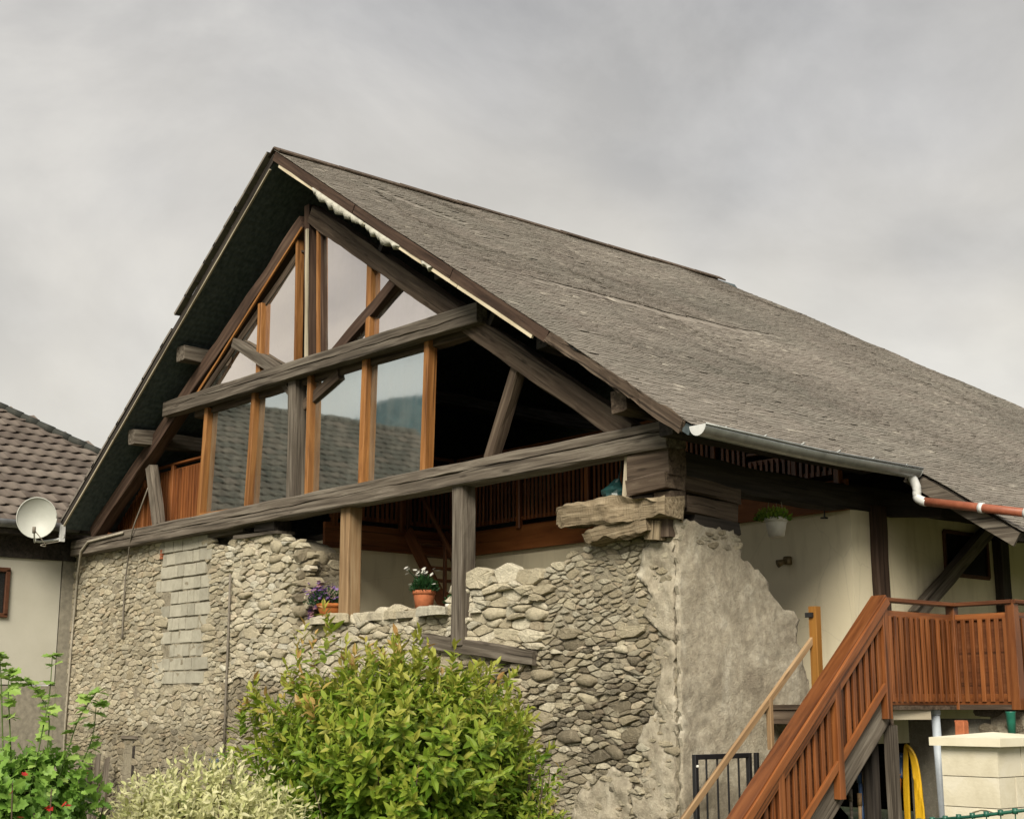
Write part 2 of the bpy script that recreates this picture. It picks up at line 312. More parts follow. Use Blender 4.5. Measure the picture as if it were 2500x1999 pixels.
def tube(name, pts, r, mat, parent=None, n=10, half=False, **k):
    pts = [Vector(p) for p in pts]; v = []; f = []; cap = []
    for i, p in enumerate(pts):
        d = (pts[min(i+1, len(pts)-1)]-pts[max(i-1, 0)]).normalized(); a = d.cross(Z)
        if a.length < .05: a = d.cross(Vector((0, 1, 0)))
        a.normalize(); bb = a.cross(d); rr = r[i] if isinstance(r, (list, tuple)) else r
        for j in range(n): t = 2*math.pi*j/n; v.append(p+a*(math.cos(t)*rr)+bb*(math.sin(t)*rr))
    for i in range(len(pts)-1):
        for j in range(n): f.append((i*n+j, i*n+(j+1) % n, (i+1)*n+(j+1) % n, (i+1)*n+j))
    f += [tuple(range(n))[::-1], tuple((len(pts)-1)*n+j for j in range(n))]
    o = wput(name, v, f, mat, parent, smooth=True, **k); return o
def lathe(name, c, prof, mat, parent, n=24, **k):
    v = [Vector(c)+Vector((math.cos(2*math.pi*j/n)*r, math.sin(2*math.pi*j/n)*r, z)) for r, z in prof for j in range(n)]
    f = [(i*n+j, i*n+(j+1) % n, (i+1)*n+(j+1) % n, (i+1)*n+j) for i in range(len(prof)-1) for j in range(n)]
    f.append(tuple(range(n))[::-1])
    return wput(name, v, f, mat, parent, smooth=True, **k)
def curve_pts(pts, n=8):
    pts = [Vector(p) for p in pts]; P = [pts[0]]+pts+[pts[-1]]; r = []
    for i in range(1, len(P)-2):
        for t in range(n):
            t /= n; a, b_, c, d = P[i-1:i+3]
            r.append(.5*((2*b_)+(c-a)*t+(2*a-5*b_+4*c-d)*t*t+(3*b_-a-3*c+d)*t**3))
    return r+[pts[-1]]
def inside(p, poly):
    x, y = p; r = False; j = len(poly)-1
    for i in range(len(poly)):
        xi, yi = poly[i]; xj, yj = poly[j]
        if (yi > y) != (yj > y) and x < (xj-xi)*(y-yi)/(yj-yi)+xi: r = not r
        j = i
    return r
def rag(poly, step, amp, closed=True):
    r = []
    for i, p in enumerate(poly):
        if not closed and i == len(poly)-1: r.append(p); break
        q = poly[(i+1) % len(poly)]; L = math.hypot(q[0]-p[0], q[1]-p[1]); n = max(1, int(L/step))
        for k in range(n):
            t = k/n; a = amp if k else amp*.4
            r.append((p[0]+(q[0]-p[0])*t+random.uniform(-a, a), p[1]+(q[1]-p[1])*t+random.uniform(-a, a)))
    return r
def sheet(name, poly, step, mp_, thick, mat, parent, amp=.02, sc=3., amp2=.008, smooth=True, **k):
    """masonry body: relief front filling the outline, edges going back 'thick'"""
    xs = [p[0] for p in poly]; ys = [p[1] for p in poly]; pts = [Vector(p) for p in poly]; n = len(pts)
    u = min(xs)
    while u < max(xs):
        vv = min(ys)
        while vv < max(ys):
            q = (u+random.uniform(-.3, .3)*step, vv+random.uniform(-.3, .3)*step)
            if inside(q, poly): pts.append(Vector(q))
            vv += step
        u += step
    res = geometry.delaunay_2d_cdt(pts, [(i, (i+1) % n) for i in range(n)], [list(range(n))], 1, 1e-4)
    V, Fc = res[0], res[2]
    def d(p): return amp*noise.noise(Vector((p[0]*sc, p[1]*sc, 2.7)))+amp2*noise.noise(Vector((p[0]*sc*5, p[1]*sc*5, 9.1)))
    v = [mp_(p[0], p[1], d(p)) for p in V]; nv = len(v)
    v += [mp_(p[0], p[1], -thick) for p in poly]
    cnt = {}
    for f in Fc:
        for i in range(len(f)):
            e = (f[i], f[(i+1) % len(f)]); cnt[tuple(sorted(e))] = cnt.get(tuple(sorted(e)), 0)+1
    F = [tuple(f) for f in Fc]+[(i, (i+1) % n, nv+(i+1) % n, nv+i) for i in range(n)]+[tuple(nv+i for i in range(n))]
    o = wput(name, v, F, mat, parent, smooth=False, **k)
    import bmesh
    bm = bmesh.new(); bm.from_mesh(o.data); bmesh.ops.recalc_face_normals(bm, faces=bm.faces)
    for fc in bm.faces: fc.smooth = len(fc.verts) == 3 and smooth
    bm.to_mesh(o.data); bm.free(); return o
gable_ref = {}
def stones(poly, mp_, size, style, parent, holes=(), limit=0, aspect=1.6, seed=1, near=None, name='stone'):
    """irregular laid stones: relaxed cells clipped from their neighbours; the largest 'limit' are objects, the rest one mesh"""
    rd = random.Random(seed); xs = [p[0] for p in poly]; ys = [p[1] for p in poly]
    g = {}; P = []; cs = .24
    area = (max(xs)-min(xs))*(max(ys)-min(ys)); tries = int(area/.0008)
    for _ in range(tries):
        p = (rd.uniform(min(xs), max(xs)), rd.uniform(min(ys), max(ys)))
        if not inside(p, poly) or (parent is gable_ref.get('g') and p[0] > -.15 and seed == 5) or any(inside(p, h) for h in holes): continue
        s = size(*p, rd)
        if s <= 0: continue
        a, bq = p[0]/aspect, p[1]; k = (int(a//cs), int(bq//cs)); ok = True
        for i in (-1, 0, 1):
            for j in (-1, 0, 1):
                for (c_, d_, s_) in g.get((k[0]+i, k[1]+j), ()):
                    if (a-c_)**2+(bq-d_)**2 < (.5*(s+s_))**2: ok = False; break
                if not ok: break
            if not ok: break
        if ok: g.setdefault(k, []).append((a, bq, s)); P.append((a, bq, s, p))
    cells = []
    for (a, bq, s, p) in P:
        nb = []; k = (int(a//cs), int(bq//cs))
        for i in (-1, 0, 1):
            for j in (-1, 0, 1): nb += g.get((k[0]+i, k[1]+j), [])
        R = s*1.3; pg = [(a+R*math.cos(t*math.pi/4), bq+R*math.sin(t*math.pi/4)) for t in range(8)]
        for (c_, d_, s_) in nb:
            if c_ == a and d_ == bq: continue
            L2 = (c_-a)**2+(d_-bq)**2
            if L2 > (R*2)**2: continue
            w_ = .5+.5*(s*s-s_*s_)/L2*.5; w_ = min(.8, max(.2, w_)); mx_, my_ = a+(c_-a)*w_, bq+(d_-bq)*w_; nx, ny = c_-a, d_-bq
            npg = []
            for i in range(len(pg)):
                p1, p2 = pg[i], pg[(i+1) % len(pg)]; d1 = (p1[0]-mx_)*nx+(p1[1]-my_)*ny; d2 = (p2[0]-mx_)*nx+(p2[1]-my_)*ny
                if d1 <= 0: npg.append(p1)
                if d1*d2 < 0: t = d1/(d1-d2); npg.append((p1[0]+(p2[0]-p1[0])*t, p1[1]+(p2[1]-p1[1])*t))
            pg = npg
            if len(pg) < 3: break
        if len(pg) >= 3: cells.append(([(x*aspect, y) for x, y in pg], p, s))
    made = []
    for pg, p, s in cells:
        gap, proud, tint, sq = style(*p, rd)
        cx = sum(q[0] for q in pg)/len(pg); cy = sum(q[1] for q in pg)/len(pg)
        # drop tiny edges, then knock the corners off
        qs = [q for i, q in enumerate(pg) if math.hypot(q[0]-pg[i-1][0], (q[1]-pg[i-1][1])*1.5) > s*.22]
        if len(qs) < 3: qs = pg
        ch = rd.uniform(.05, .24); o_ = []
        for i in range(len(qs)):
            p0_, p1_, p2_ = qs[i-1], qs[i], qs[(i+1) % len(qs)]
            for t_, r_ in ((ch, p0_), (ch, p2_)):
                j_ = rd.uniform(.55, 1.4)*t_; o_.append((p1_[0]+(r_[0]-p1_[0])*j_-cx, p1_[1]+(r_[1]-p1_[1])*j_-cy))
        o_ = [(x*gap*rd.uniform(.93, 1.03), y*gap*rd.uniform(.93, 1.03)) for x, y in o_]; K = len(o_); rs = [math.hypot(x, y) for x, y in o_]
        tx, ty = rd.uniform(-.25, .25), rd.uniform(-.30, .15); mxr = max(rs)
        v = []; f = []
        for (sc_, dd) in ((1., -1), (.975, .68), (.89, 1.)):
            for (x, y) in o_:
                x, y = x*sc_, y*sc_
                dep = -.06 if dd < 0 else dd*proud*(1+rd.uniform(-.12, .12))+(x*tx*.6+y*ty)*.35*dd
                wx, wy = cx+x, cy+y; q_ = Vector((wx*3.1, wy*3.1, seed)); q2 = Vector((wx*11, wy*11, seed+5))
                v.append(mp_(wx+.05*noise.noise(q_)+.012*noise.noise(q2), wy+.06*noise.noise(q_+Vector((7, 3, 1)))+.012*noise.noise(q2+Vector((2, 9, 4))), dep))
        q_ = Vector((cx*3.1, cy*3.1, seed))
        v.append(mp_(cx+.05*noise.noise(q_), cy+.06*noise.noise(q_+Vector((7, 3, 1))), proud*rd.uniform(1., 1.22)))
        for i in range(2):
            for j in range(K): f.append((i*K+j, i*K+(j+1) % K, (i+1)*K+(j+1) % K, (i+1)*K+j))
        for j in range(K): f.append((2*K+j, 2*K+(j+1) % K, 3*K))
        ar = sum(r*r for r in rs)
        d2 = (sum(v, Vector())/len(v)-CAM).length; sq = 0
        made.append((ar/d2**2, v, f, tint, ch > .17))
    made.sort(key=lambda m: -m[0])
    for ar, v, f, t, sm in made[:limit]: wput(name, v, f, 'stone', parent, tint=[t]*len(v), smooth=sm)
    rest = made[limit:]
    if rest:
        V, F, T = [], [], []
        for ar, v, f, t, sm in rest:
            n = len(V); V += v; T += [t]*len(v); F += [tuple(i+n for i in q) for q in f]
        wput('small_stones', V, F, 'stone', parent, tint=T, kind='stuff')
    return len(made)
def flat_uv(v): return v

# ================================================================ SETTING
GZ = -.72
def ground_mesh():
    xs = [-9000, -300, -60]+[-30+i*1.0 for i in range(56)]+[60, 300, 9000]; ys = [-9000, -300, -60]+[-25+i*1.0 for i in range(46)]+[60, 300, 9000]
    v = [(x, y, GZ+(.07*noise.noise(Vector((x*.4, y*.4, 0))) if abs(x) < 40 and abs(y) < 40 else 0)) for x in xs for y in ys]; m = len(ys)
    return v, [(i*m+j, (i+1)*m+j, (i+1)*m+j+1, i*m+j+1) for i in range(len(xs)-1) for j in range(m-1)]
v, f = ground_mesh(); put('ground', mk('ground', v, f, smooth=True), None, None, 'ground', kind='structure')
def hill(name, cx, cy, L, H, ang, seed):
    ca, sa = math.cos(ang), math.sin(ang); v = []; f = []; nu, nv = 70, 22
    for i in range(nu):
        for j in range(nv):
            u = -1+2*i/(nu-1); t = -1+2*j/(nv-1)
            z = H*max(0, (1-u*u))**.8*max(0, 1-abs(t))**.9*(.8+.35*noise.noise(Vector((u*3, t*1.5, seed)))+.10*noise.noise(Vector((u*12, t*6, seed))))
            z += 6*noise.noise(Vector((u*60, t*22, seed)))*(1 if abs(t) < .9 else 0)
            x, y = u*L, t*H*2.2; v.append((cx+x*ca-y*sa, cy+x*sa+y*ca, z-8))
    f = [(i*nv+j, (i+1)*nv+j, (i+1)*nv+j+1, i*nv+j+1) for i in range(nu-1) for j in range(nv-1)]
    put(name, mk(name, v, f, smooth=True), None, None, 'hazy_forest', kind='structure')
hill('hills', -1650, -1150, 1700, 505, rad(-52), 3.1)

# ================================================================ BARN
barn = thing('barn', (-7.2, 6, GZ), 'old rubble stone barn with dark shingle roof and glazed timber gable', 'barn')
OH = -.6
R0 = PY(675, 372, OH); L0 = PY(150, 1280, OH); E0 = PY(1690, 1040, OH)
slR = (E0-R0); nR = Vector((slR.z*-1, 0, slR.x)).normalized(); nR = nR if nR.z > 0 else -nR
lenR = slR.length; sR = slR.normalized()
slL = (L0-R0); nL = Vector((slL.z, 0, -slL.x)).normalized(); nL = nL if nL.z > 0 else -nL
lenL = slL.length; sL = slL.normalized()
HIP0 = PPL(1810, 710, R0, nR); HIP1 = PPL(2500, 1000, R0, nR)
YB = 9.9                                    # ridge end
hipd = (HIP1-HIP0).normalized()
def sag(a, y):                              # how the old roof plane waves, metres along its normal
    s = .05*noise.noise(Vector((a*.45, y*.35, .4)))+.018*noise.noise(Vector((a*1.6, y*1.3, 3.)))
    s -= .10*math.exp(-((y-5.5)/3.5)**2)*math.sin(min(1, max(0, a/lenR))*math.pi)
    lift = .035*max(0, 1-abs(y-4.0)/3.2)**.5*(1 if a > 4.57-(y-1.7)*.13+.05*noise.noise(Vector((y*.9, 0, 0))) else 0)*math.exp(-max(0, a-4.3)/2.5)   # lapped seam
    lift += .022*(1 if .55 < y < 1.9 and a > .85+(y-.8)*.75 else 0)*math.exp(-max(0, a-1.2)/1.5)
    return s-lift
def RP(a, y, h=0): return R0+sR*a+Vector((0, y-OH, 0))+nR*(sag(a, y)*min(1, .25+(y-OH)*.4)+h)
def y_hip(a):                               # hip line in the slope: y where the slope ends at distance a from the ridge
    pa = (HIP0-R0).dot(sR); pb = (HIP1-R0).dot(sR); return HIP0.y+(a-pa)*(HIP1.y-HIP0.y)/(pb-pa)
EXT_Y, EXT_A = 3.15, 1.62                   # deeper eave over the landing
roof = put('roof', None, Matrix.Translation((R0.x, 4, E0.z)), barn)
def deck(name, P, y0, y1, a0, a1, nrm, mat, th=.10, na=26, ny=20, top=0.):
    v = []; f = []
    for k in (top, top-th):
        for i in range(na+1):
            a = a0+(a1-a0)*i/na
            for j in range(ny+1):
                yy1 = y1(a) if callable(y1) else y1; v.append(P(a, y0+(yy1-y0)*j/ny, k))
    m = ny+1; o_ = (na+1)*m
    for i in range(na):
        for j in range(ny): f += [(i*m+j, i*m+j+1, (i+1)*m+j+1, (i+1)*m+j), (o_+i*m+j, o_+(i+1)*m+j, o_+(i+1)*m+j+1, o_+i*m+j+1)]
    for i in range(na): f += [(i*m, (i+1)*m, o_+(i+1)*m, o_+i*m), (i*m+ny, o_+i*m+ny, o_+(i+1)*m+ny, (i+1)*m+ny)]
    for j in range(ny): f += [(j, o_+j, o_+j+1, j+1), (na*m+j, na*m+j+1, o_+na*m+j+1, o_+na*m+j)]
    return wput(name, v, f, mat, roof)
deck('roof_deck', RP, OH, lambda a: y_hip(a)-.02, 0, lenR, nR, 'soffit')
deck('roof_deck', RP, EXT_Y, lambda a: y_hip(a)-.02, lenR+.002, lenR+EXT_A, nR, 'wood_black', na=6)
def LP(a, y, h=0): return R0+sL*a+Vector((0, y-OH, 0))+nL*(h+.02*noise.noise(Vector((a*.5, y*.5, 8))))
deck('roof_deck', LP, OH, YB, .0, lenL, nL, 'soffit')
# far hip face closing the roof
hb = y_hip(lenR+EXT_A); pL = L0+Vector((0, YB+6-OH, 0))
wput('hip_face', [HIP0+Vector((0, .02, -.02)), RP(lenR+EXT_A, hb-.03), pL+Vector((0, 0, -.2))], [(0, 1, 2)], 'wood_black', roof)

# shingles: overlapping split boards laid in courses
def shingle_rows():
    out = []; a = lenR+EXT_A+.03; e = .078; row = 0
    while a > .05:
        ystart = OH-.03 if a <= lenR+.04 else EXT_Y-.03
        yend = y_hip(a)+.02; y = ystart+random.uniform(-.02, .02)-(row % 2)*.06
        slip = .012*noise.noise(Vector((row*.9, 1, 2)))
        while y < yend:
            wd = random.uniform(.085, .165)
            if y+wd > ystart: out.append((a+slip+random.uniform(-.012, .014)+.02*noise.noise(Vector((y*.8, row*.2, 0))), max(y, ystart), min(y+wd-.004, yend+.03), random.random()))
            y += wd
        a -= e; row += 1
    return out
SH = shingle_rows()
def shingle_geo(a, y0, y1, t):
    th = .006+.003*t; ln = .19; up = .030; lift = random.uniform(0, .004) if random.random() < .993 else random.uniform(.006, .014)
    a1 = a-ln; d = random.uniform(-.008, .008)
    q = [RP(a+d, y0, up+lift), RP(a-d, y1, up+lift+random.uniform(-.004, .004)), RP(a1, y1, up-.014), RP(a1, y0, up-.014),
         RP(a+d, y0, up+lift-th), RP(a-d, y1, up+lift-th)]
    return q, [(0, 1, 2, 3), (4, 5, 1, 0), (0, 3, 4), (1, 5, 2)]
big, V, F, T = [], [], [], []
for (a, y0, y1, r) in SH:
    t = min(1, max(0, .42+.13*random.gauss(0, 1)+.30*noise.noise(Vector((a*.5, y0*.5, 5)))+(.38 if random.random() < .02 else 0)))
    q, f = shingle_geo(a, y0, y1, r)
    if y0 < OH+1.9 and lenR-2.4 < a < lenR+.05 and len(big) < 290: big.append((q, f, t)); continue
    n = len(V); V += q; F += [tuple(i+n for i in k) for k in f]; T += [t]*6
for q, f, t in big: wput('shingle', q, f, 'shingle', roof, tint=[t]*6)
wput('far_shingles', V, F, 'shingle', roof, tint=T, kind='stuff')
# left slope edge courses, seen end on along the rake
V, F, T = [], [], []
a = .27; row = 0
while a < lenL+.05:
    h0 = .03 if a < 3.55 else .0
    if not 3.42 < a < 3.72:
        for y in np.arange(OH-.045-(.07 if a < 3.5 else .0), 1.2, .14):
            lf = .036+h0+random.uniform(0, .008); q = [LP(a+.24, y, lf), LP(a+.24, y+.13, lf), LP(a-.2, y+.13, lf-.012), LP(a-.2, y, lf-.012), LP(a+.24, y, h0-.004), LP(a+.24, y+.13, h0), LP(a-.2, y, h0-.01)]
            n = len(V); V += q; F += [(n, n+1, n+2, n+3), (n+4, n+5, n+1, n), (n, n+3, n+6, n+4)]; T += [random.uniform(.1, .5)]*7
    a += .36+random.uniform(-.05, .05)
wput('left_edge_shingles', V, F, 'shingle', roof, tint=T, kind='stuff')
# ridge boards
for k in range(9):
    y0 = OH-.05+k*1.17; y9 = min(y0+1.15, HIP0.y-.12); p = lambda y, s, n_: R0+Vector((0, y-OH, .045))+s*.17+n_*.035
    for s, n_ in ((sR, nR), (sL, nL)):
        A = R0+Vector((0, y0-OH, .05+.012*random.random())); B = R0+Vector((0, y9-OH, .05))
        slab('ridge_board', [A, B, B+s*.19, A+s*.19], n_*.024, 'wood_greybrown', roof)
# rake boards, light edge strips and torn insulation on the front edge
for k, (a0, a1) in enumerate(((.02, 2.6), (2.62, 5.2), (5.22, 7.3))):
    A, B = RP(a0, OH-.02, -.06), RP(a1, OH-.02, -.06); beam('rake_board', A, B, .035, .13, 'wood_brown', roof, up=nR)
A, B = RP(7.3, OH-.02, -.05), RP(lenR-.1, OH-.02, -.05); beam('rake_board', A, B, .04, .11, 'wood_greybrown', roof, up=nR, rough=.03, seg=.1)
for a0, a1 in ((.25, 1.55), (1.56, 3.3), (3.31, 5.4), (5.41, 7.05)):
    beam('edge_strip', RP(a0, OH-.015, -.15), RP(a1, OH-.015, -.15), .03, .045, 'rake_white', roof, up=nR, rough=.003)
for a0, a1 in ((.25, 3.2), (3.21, 6.2), (6.21, lenL-.05)):
    beam('edge_strip', LP(a0, OH-.015, -.118), LP(a1, OH-.015, -.118), .03, .022, 'wood_pale', roof, up=nL, rough=.003)
    beam('rake_board', LP(a0-.2, OH-.01, -.045), LP(a1, OH-.01, -.045), .03, .10, 'wood_black', roof, up=nL, rough=.004)
def foam(a0, a1, w0, seed):
    n = int((a1-a0)/.05); v = []; f = []; rd = random.Random(seed)
    for i in range(n+1):
        a = a0+(a1-a0)*i/n; wv_ = w0*(.45+.75*math.sin(math.pi*i/n)**.6)+rd.uniform(-.045, .03)
        for (hh, yy) in ((-.125, -.05), (-.125-wv_*.5, -.075+rd.uniform(-.015, .015)), (-.125-wv_, -.045+rd.uniform(-.01, .01)), (-.125-wv_*.9, .05), (-.125, .06)): v.append(RP(a, OH+yy, hh))
    for i in range(n):
        for j in range(5): f.append((i*5+j, i*5+(j+1) % 5, (i+1)*5+(j+1) % 5, (i+1)*5+j))
    f += [tuple(range(5)), tuple(n*5+j for j in range(5))]
    wput('torn_insulation', v, f, 'foam', roof, smooth=True)
foam(1.42, 2.95, .10, 1); foam(3.0, 3.95, .08, 2); foam(4.55, 4.80, .06, 3)
# purlins: run along the roof below the deck and stick out in front
for name_, P, n_, a, e_, mt in (('purlin', LP, nL, 3.95, .46, 'wood_grey'), ('purlin', LP, nL, 5.95, .46, 'wood_grey'), ('purlin', RP, nR, 4.2, .10, 'wood_black'), ('purlin', RP, nR, 6.6, .10, 'wood_black'), ('purlin', RP, nR, 8.55, .46, 'wood_greybrown'), ('purlin', LP, nL, .1, .1, 'wood_black')):
    A = P(a, OH+.62-e_, -.26); A2 = P(a, 9, -.26); beam(name_, A, A2, .22, .24, mt, roof, rough=.022, seg=.35)

# ---------------------------------------------------------------- masonry
XZ = lambda lst, Y=0.: [(PY(px, py, Y).x, PY(px, py, Y).z) for px, py in lst]
gmap = lambda u, v, d: Vector((min(u, .02), -d, v))
xw = XZ([(185, 1370)])[0][0]; ZB = GZ-.1
outl = XZ([(186, 1352), (400, 1304), (492, 1282), (508, 1312), (512, 1335), (560, 1338), (592, 1312), (690, 1310), (748, 1342), (752, 1400), (757, 1455), (742, 1482), (718, 1500), (704, 1516), (860, 1506), (1000, 1497), (1125, 1484),
           (1135, 1425), (1165, 1412), (1230, 1402), (1300, 1396), (1385, 1377), (1402, 1352), (1440, 1340), (1470, 1290), (1560, 1275), (1652, 1268)])
outl = [(xw, outl[0][1])]+outl[1:-1]+[(-.015, outl[-1][1]), (-.015, ZB), (xw, ZB)]
n_top = 26
blk = XZ([(384, 1300), (500, 1278), (522, 1400), (512, 1560), (502, 1672), (395, 1690)])
niche = XZ([(300, 1803), (334, 1803), (332, 1918), (298, 1918)])
beamhole = XZ([(1040, 1548), (1315, 1590), (1312, 1622), (1040, 1580)])
def recess(u, v):                           # how deep the joints lie: flush pointing at the left and by the corner, open in the dry-laid parts
    if u < PY(545, 1600).x: return .002
    if u < PY(1135, 1600).x: return .03 if v > 1.95 else .006
    if u < PY(1335, 1600).x and v > 2.2: return .03
    return .002 if v > 2.45 or v < .75 or u > -.45 else .010
gable = sheet('gable_wall', rag(outl[:27], .16, .03, False)+outl[27:], .06, lambda u, v, d: gmap(u, v, d-recess(u, v)), .5, 'mortar', barn, .02, 2.5, .03)
gable_ref['g'] = gable
X540, X1130, X1330, X1580 = (PY(p, 1600).x for p in (545, 1135, 1335, 1575))
def gsize(x, z, rd):
    r = rd.random(); k = 1.35 if rd.random() < .12 else 1.
    if x < X540: return rd.uniform(.035, .085)*k
    if x < X1130: return (rd.choice((.04, .055, .07, .09, .115)) if z > 1.95 else rd.uniform(.035, .08))*rd.uniform(.85, 1.15)*k
    if x < X1330 and z > 2.2: return rd.uniform(.05, .12)*k
    if z > 2.45 or x > -.45: return rd.uniform(.03, .065)*k
    return rd.uniform(.08, .16) if r < .25 else rd.uniform(.03, .065)
def gstyle(x, z, rd):
    m = .12*noise.noise(Vector((x*.9, z*.9, 4))); s_ = rd.choice((0, .6, .6))
    if x < X540:
        if z > 1.3: return rd.uniform(.80, 1.03), rd.uniform(.002, .034), rd.uniform(.52, .86)+m, s_
        return rd.uniform(.72, .98), rd.uniform(.002, .024), rd.uniform(.34, .66)+m, s_
    if x < X1130:
        if z > 2.0: return rd.uniform(.92, 1.04), rd.uniform(.015, .065), rd.uniform(.60, 1.0)+m, s_
        return rd.uniform(.72, .98), rd.uniform(.004, .03), rd.uniform(.36, .70)+m, s_
    if x < X1330 and z > 2.2: return rd.uniform(.94, 1.05), rd.uniform(.02, .09), rd.uniform(.58, 1.0)+m, s_
    if z > 2.45: return rd.uniform(.6, .98), rd.uniform(.004, .028), rd.uniform(.45, .82)+m, s_
    if x > X1580 or z < .75: return rd.uniform(.6, .92), rd.uniform(.004, .028), rd.uniform(.42, .78)+m, s_
    t = rd.uniform(.2, .48) if rd.random() < .5 else rd.uniform(.5, .9)
    return rd.uniform(.84, 1.02), rd.uniform(.01, .06), t+m, s_
ng = stones(outl, gmap, gsize, gstyle, gable, holes=(blk, niche, beamhole), limit=295, aspect=2.7, seed=5); print('gable stones', ng)
# jamb of the broken pier, seen from the side
xj = PY(750, 1400).x
jm = lambda u, v, d: Vector((xj-.04+d+.02, u, v))
ztop = PY(745, 1345).z
stones([(.0, 2.85), (.48, 2.85), (.48, ztop-.05), (.0, ztop-.05)], jm, lambda x, z, rd: rd.uniform(.07, .13), lambda x, z, rd: (rd.uniform(.9, 1.02), rd.uniform(.02, .07), rd.uniform(.35, .7), 0), gable, limit=40, seed=9)
# inside top of the sill, roughly flagged
sill = [(-7.1, .02), (-3.7, .02), (-3.7, .45), (-7.1, .45)]
stones(sill, lambda u, v, d: Vector((u, v, 2.80+d)), lambda x, z, rd: rd.uniform(.12, .24), lambda x, z, rd: (rd.uniform(.92, 1.03), rd.uniform(.02, .06), rd.uniform(.6, .95), .6), gable, limit=0, seed=12)
# concrete blocks: courses in the patched stretch
zc = PY(450, 1668).z; xr = PY(507, 1500).x; xl0 = PY(388, 1500).x; k = 0
while zc < PY(450, 1300).z:
    x = xr+random.uniform(-.10, .06)+(.07 if k % 2 else 0); x0 = xl0+random.uniform(-.15, .5)*(1 if k < 7 else .3)
    while x > x0:
        L = random.choice((.40, .30, .21, .21, .33)); L = min(L, max(.16, x-x0)); p = random.uniform(.004, .034); hgt = .195
        if k == 9 and abs(x-xr+.5) < .0: pass
        o = slab('concrete_block', [(x-L, -p+random.uniform(-.006, .006), zc+random.uniform(0, .012)), (x-.010, -p, zc+random.uniform(0, .012)), (x-.010+random.uniform(-.008, .004), -p, zc+hgt-random.uniform(0, .012)), (x-L+random.uniform(0, .008), -p, zc+hgt-random.uniform(0, .010))], (0, .12, 0), 'block', gable)
        x -= L
    zc += .213; k += 1
bx = PY(394, 1365)
for i in range(3): box('clay_brick', (bx.x, -.03, bx.z+i*.055), (bx.x+.07, .1, bx.z+.045+i*.055), 'clay_brick', gable)
p0, p1 = PY(492, 1300), PY(385, 1322)
slab('mortar_cap', [(p1.x, -.025, p1.z-.02), (p0.x, -.025, p0.z-.12), (p0.x-.02, -.025, p0.z+.07), (p1.x, -.025, p1.z+.09)], (0, .3, 0), 'block', gable)
# small window niche low in the wall
nx0, nz0 = niche[3]; nx1, nz1 = niche[1]
box('niche_reveal', (nx0, -.012, nz0), (nx1, .1, nz1), 'mortar', gable); box('niche_dark_strip', (nx1-.11, -.017, nz0+.03), (nx1-.015, .1, nz1-.04), 'wood_black', gable)  # flush panel with a dark strip down its right side, no real recess
bar('niche_lintel', (nx0-.06, -.02, nz1+.02), (nx1+.05, -.02, nz1+.02), .06, .05, 'wood_grey', gable)
# side wall, broken off, rendered grey
YZ = lambda lst, X=0.: [(PX(px, py, X).y, PX(px, py, X).z) for px, py in lst]
so = YZ([(1652, 1268), (1800, 1300), (1803, 1335), (1798, 1362), (1815, 1372), (1842, 1392), (1858, 1412), (1868, 1440), (1888, 1468), (1900, 1484), (1932, 1492), (1945, 1512), (1938, 1538), (1936, 1570), (1950, 1585), (1956, 1640), (1966, 1660)])
so = [(-.03, so[0][1])]+so[1:]+[(so[-1][0]+.12, ZB), (-.03, ZB)]
side = sheet('side_wall', rag(so[:17], .055, .032, False)+so[17:-1]+rag([so[-1], so[0]], .07, .022, False)[:-1], .055, lambda u, v, d: Vector((max(d, -.035)+.045, u, v)), .07, 'render_grey', barn, .03, 2.2, .02)
def schist(x, z, rd): return rd.uniform(.75, .95), rd.uniform(.002, .02), rd.uniform(.4, .75), .6
stones([(.10, 3.34), (.90, 3.30), (.88, 3.44), (.10, 3.48)], lambda u, v, d: Vector((d+.047, u, v)), lambda a_, b_, rd: rd.uniform(.025, .06), lambda x, z, rd: (rd.uniform(.6, .9), rd.uniform(.0, .012), rd.uniform(.35, .7), .6), side, limit=0, seed=77, aspect=3.2)
for k, pt in enumerate(([(1585, 1330), (1650, 1318), (1651, 1565), (1618, 1548), (1575, 1500), (1598, 1455), (1560, 1400)], [(1600, 1585), (1651, 1555), (1653, 1800), (1632, 1775), (1598, 1720), (1618, 1650)], [(1575, 1770), (1620, 1720), (1653, 1740), (1656, 1999), (1560, 2010), (1545, 1930), (1590, 1860), (1560, 1815)],
                        [(1430, 1905), (1500, 1870), (1545, 1900), (1540, 2015), (1400, 2015), (1405, 1950)])):
    q = XZ(pt); q = [(min(x, .004), z) for x, z in q]
    sheet('render_patch', rag(q, .06, .028), .045, lambda u, v, d: Vector((u, -.030-d*1.1-.022*noise.noise(Vector((u*4, v*4, 1.5))), v)), -.0+.06, 'render_grey', gable, .03, 6., .02)
slab('wall_core', [Vector((-.03, y+(.06 if y < .1 else -.02), z-.01)) for y, z in so], (-.42, 0, 0), 'mortar', side)
# inner house walls under the loft, rendered cream
Y3 = 3.0; ZF0, ZF1 = 3.93, 4.30
iw = put('inner_wall', None, Matrix.Translation((-3.7, Y3, 1.65)), barn)
box('wall_face', (-7.5, Y3+.06, 1.4), (.02, Y3+.4, ZF0+.1), 'cream_wall', iw)
box('wall_face', (-7.9, .52, 1.4), (-7.5, Y3+.05, ZF0+.1), 'cream_wall', iw)
box('wall_face', (-.4, Y3+.402, 1.2), (.015, 12, 4.25), 'cream_wall', iw)
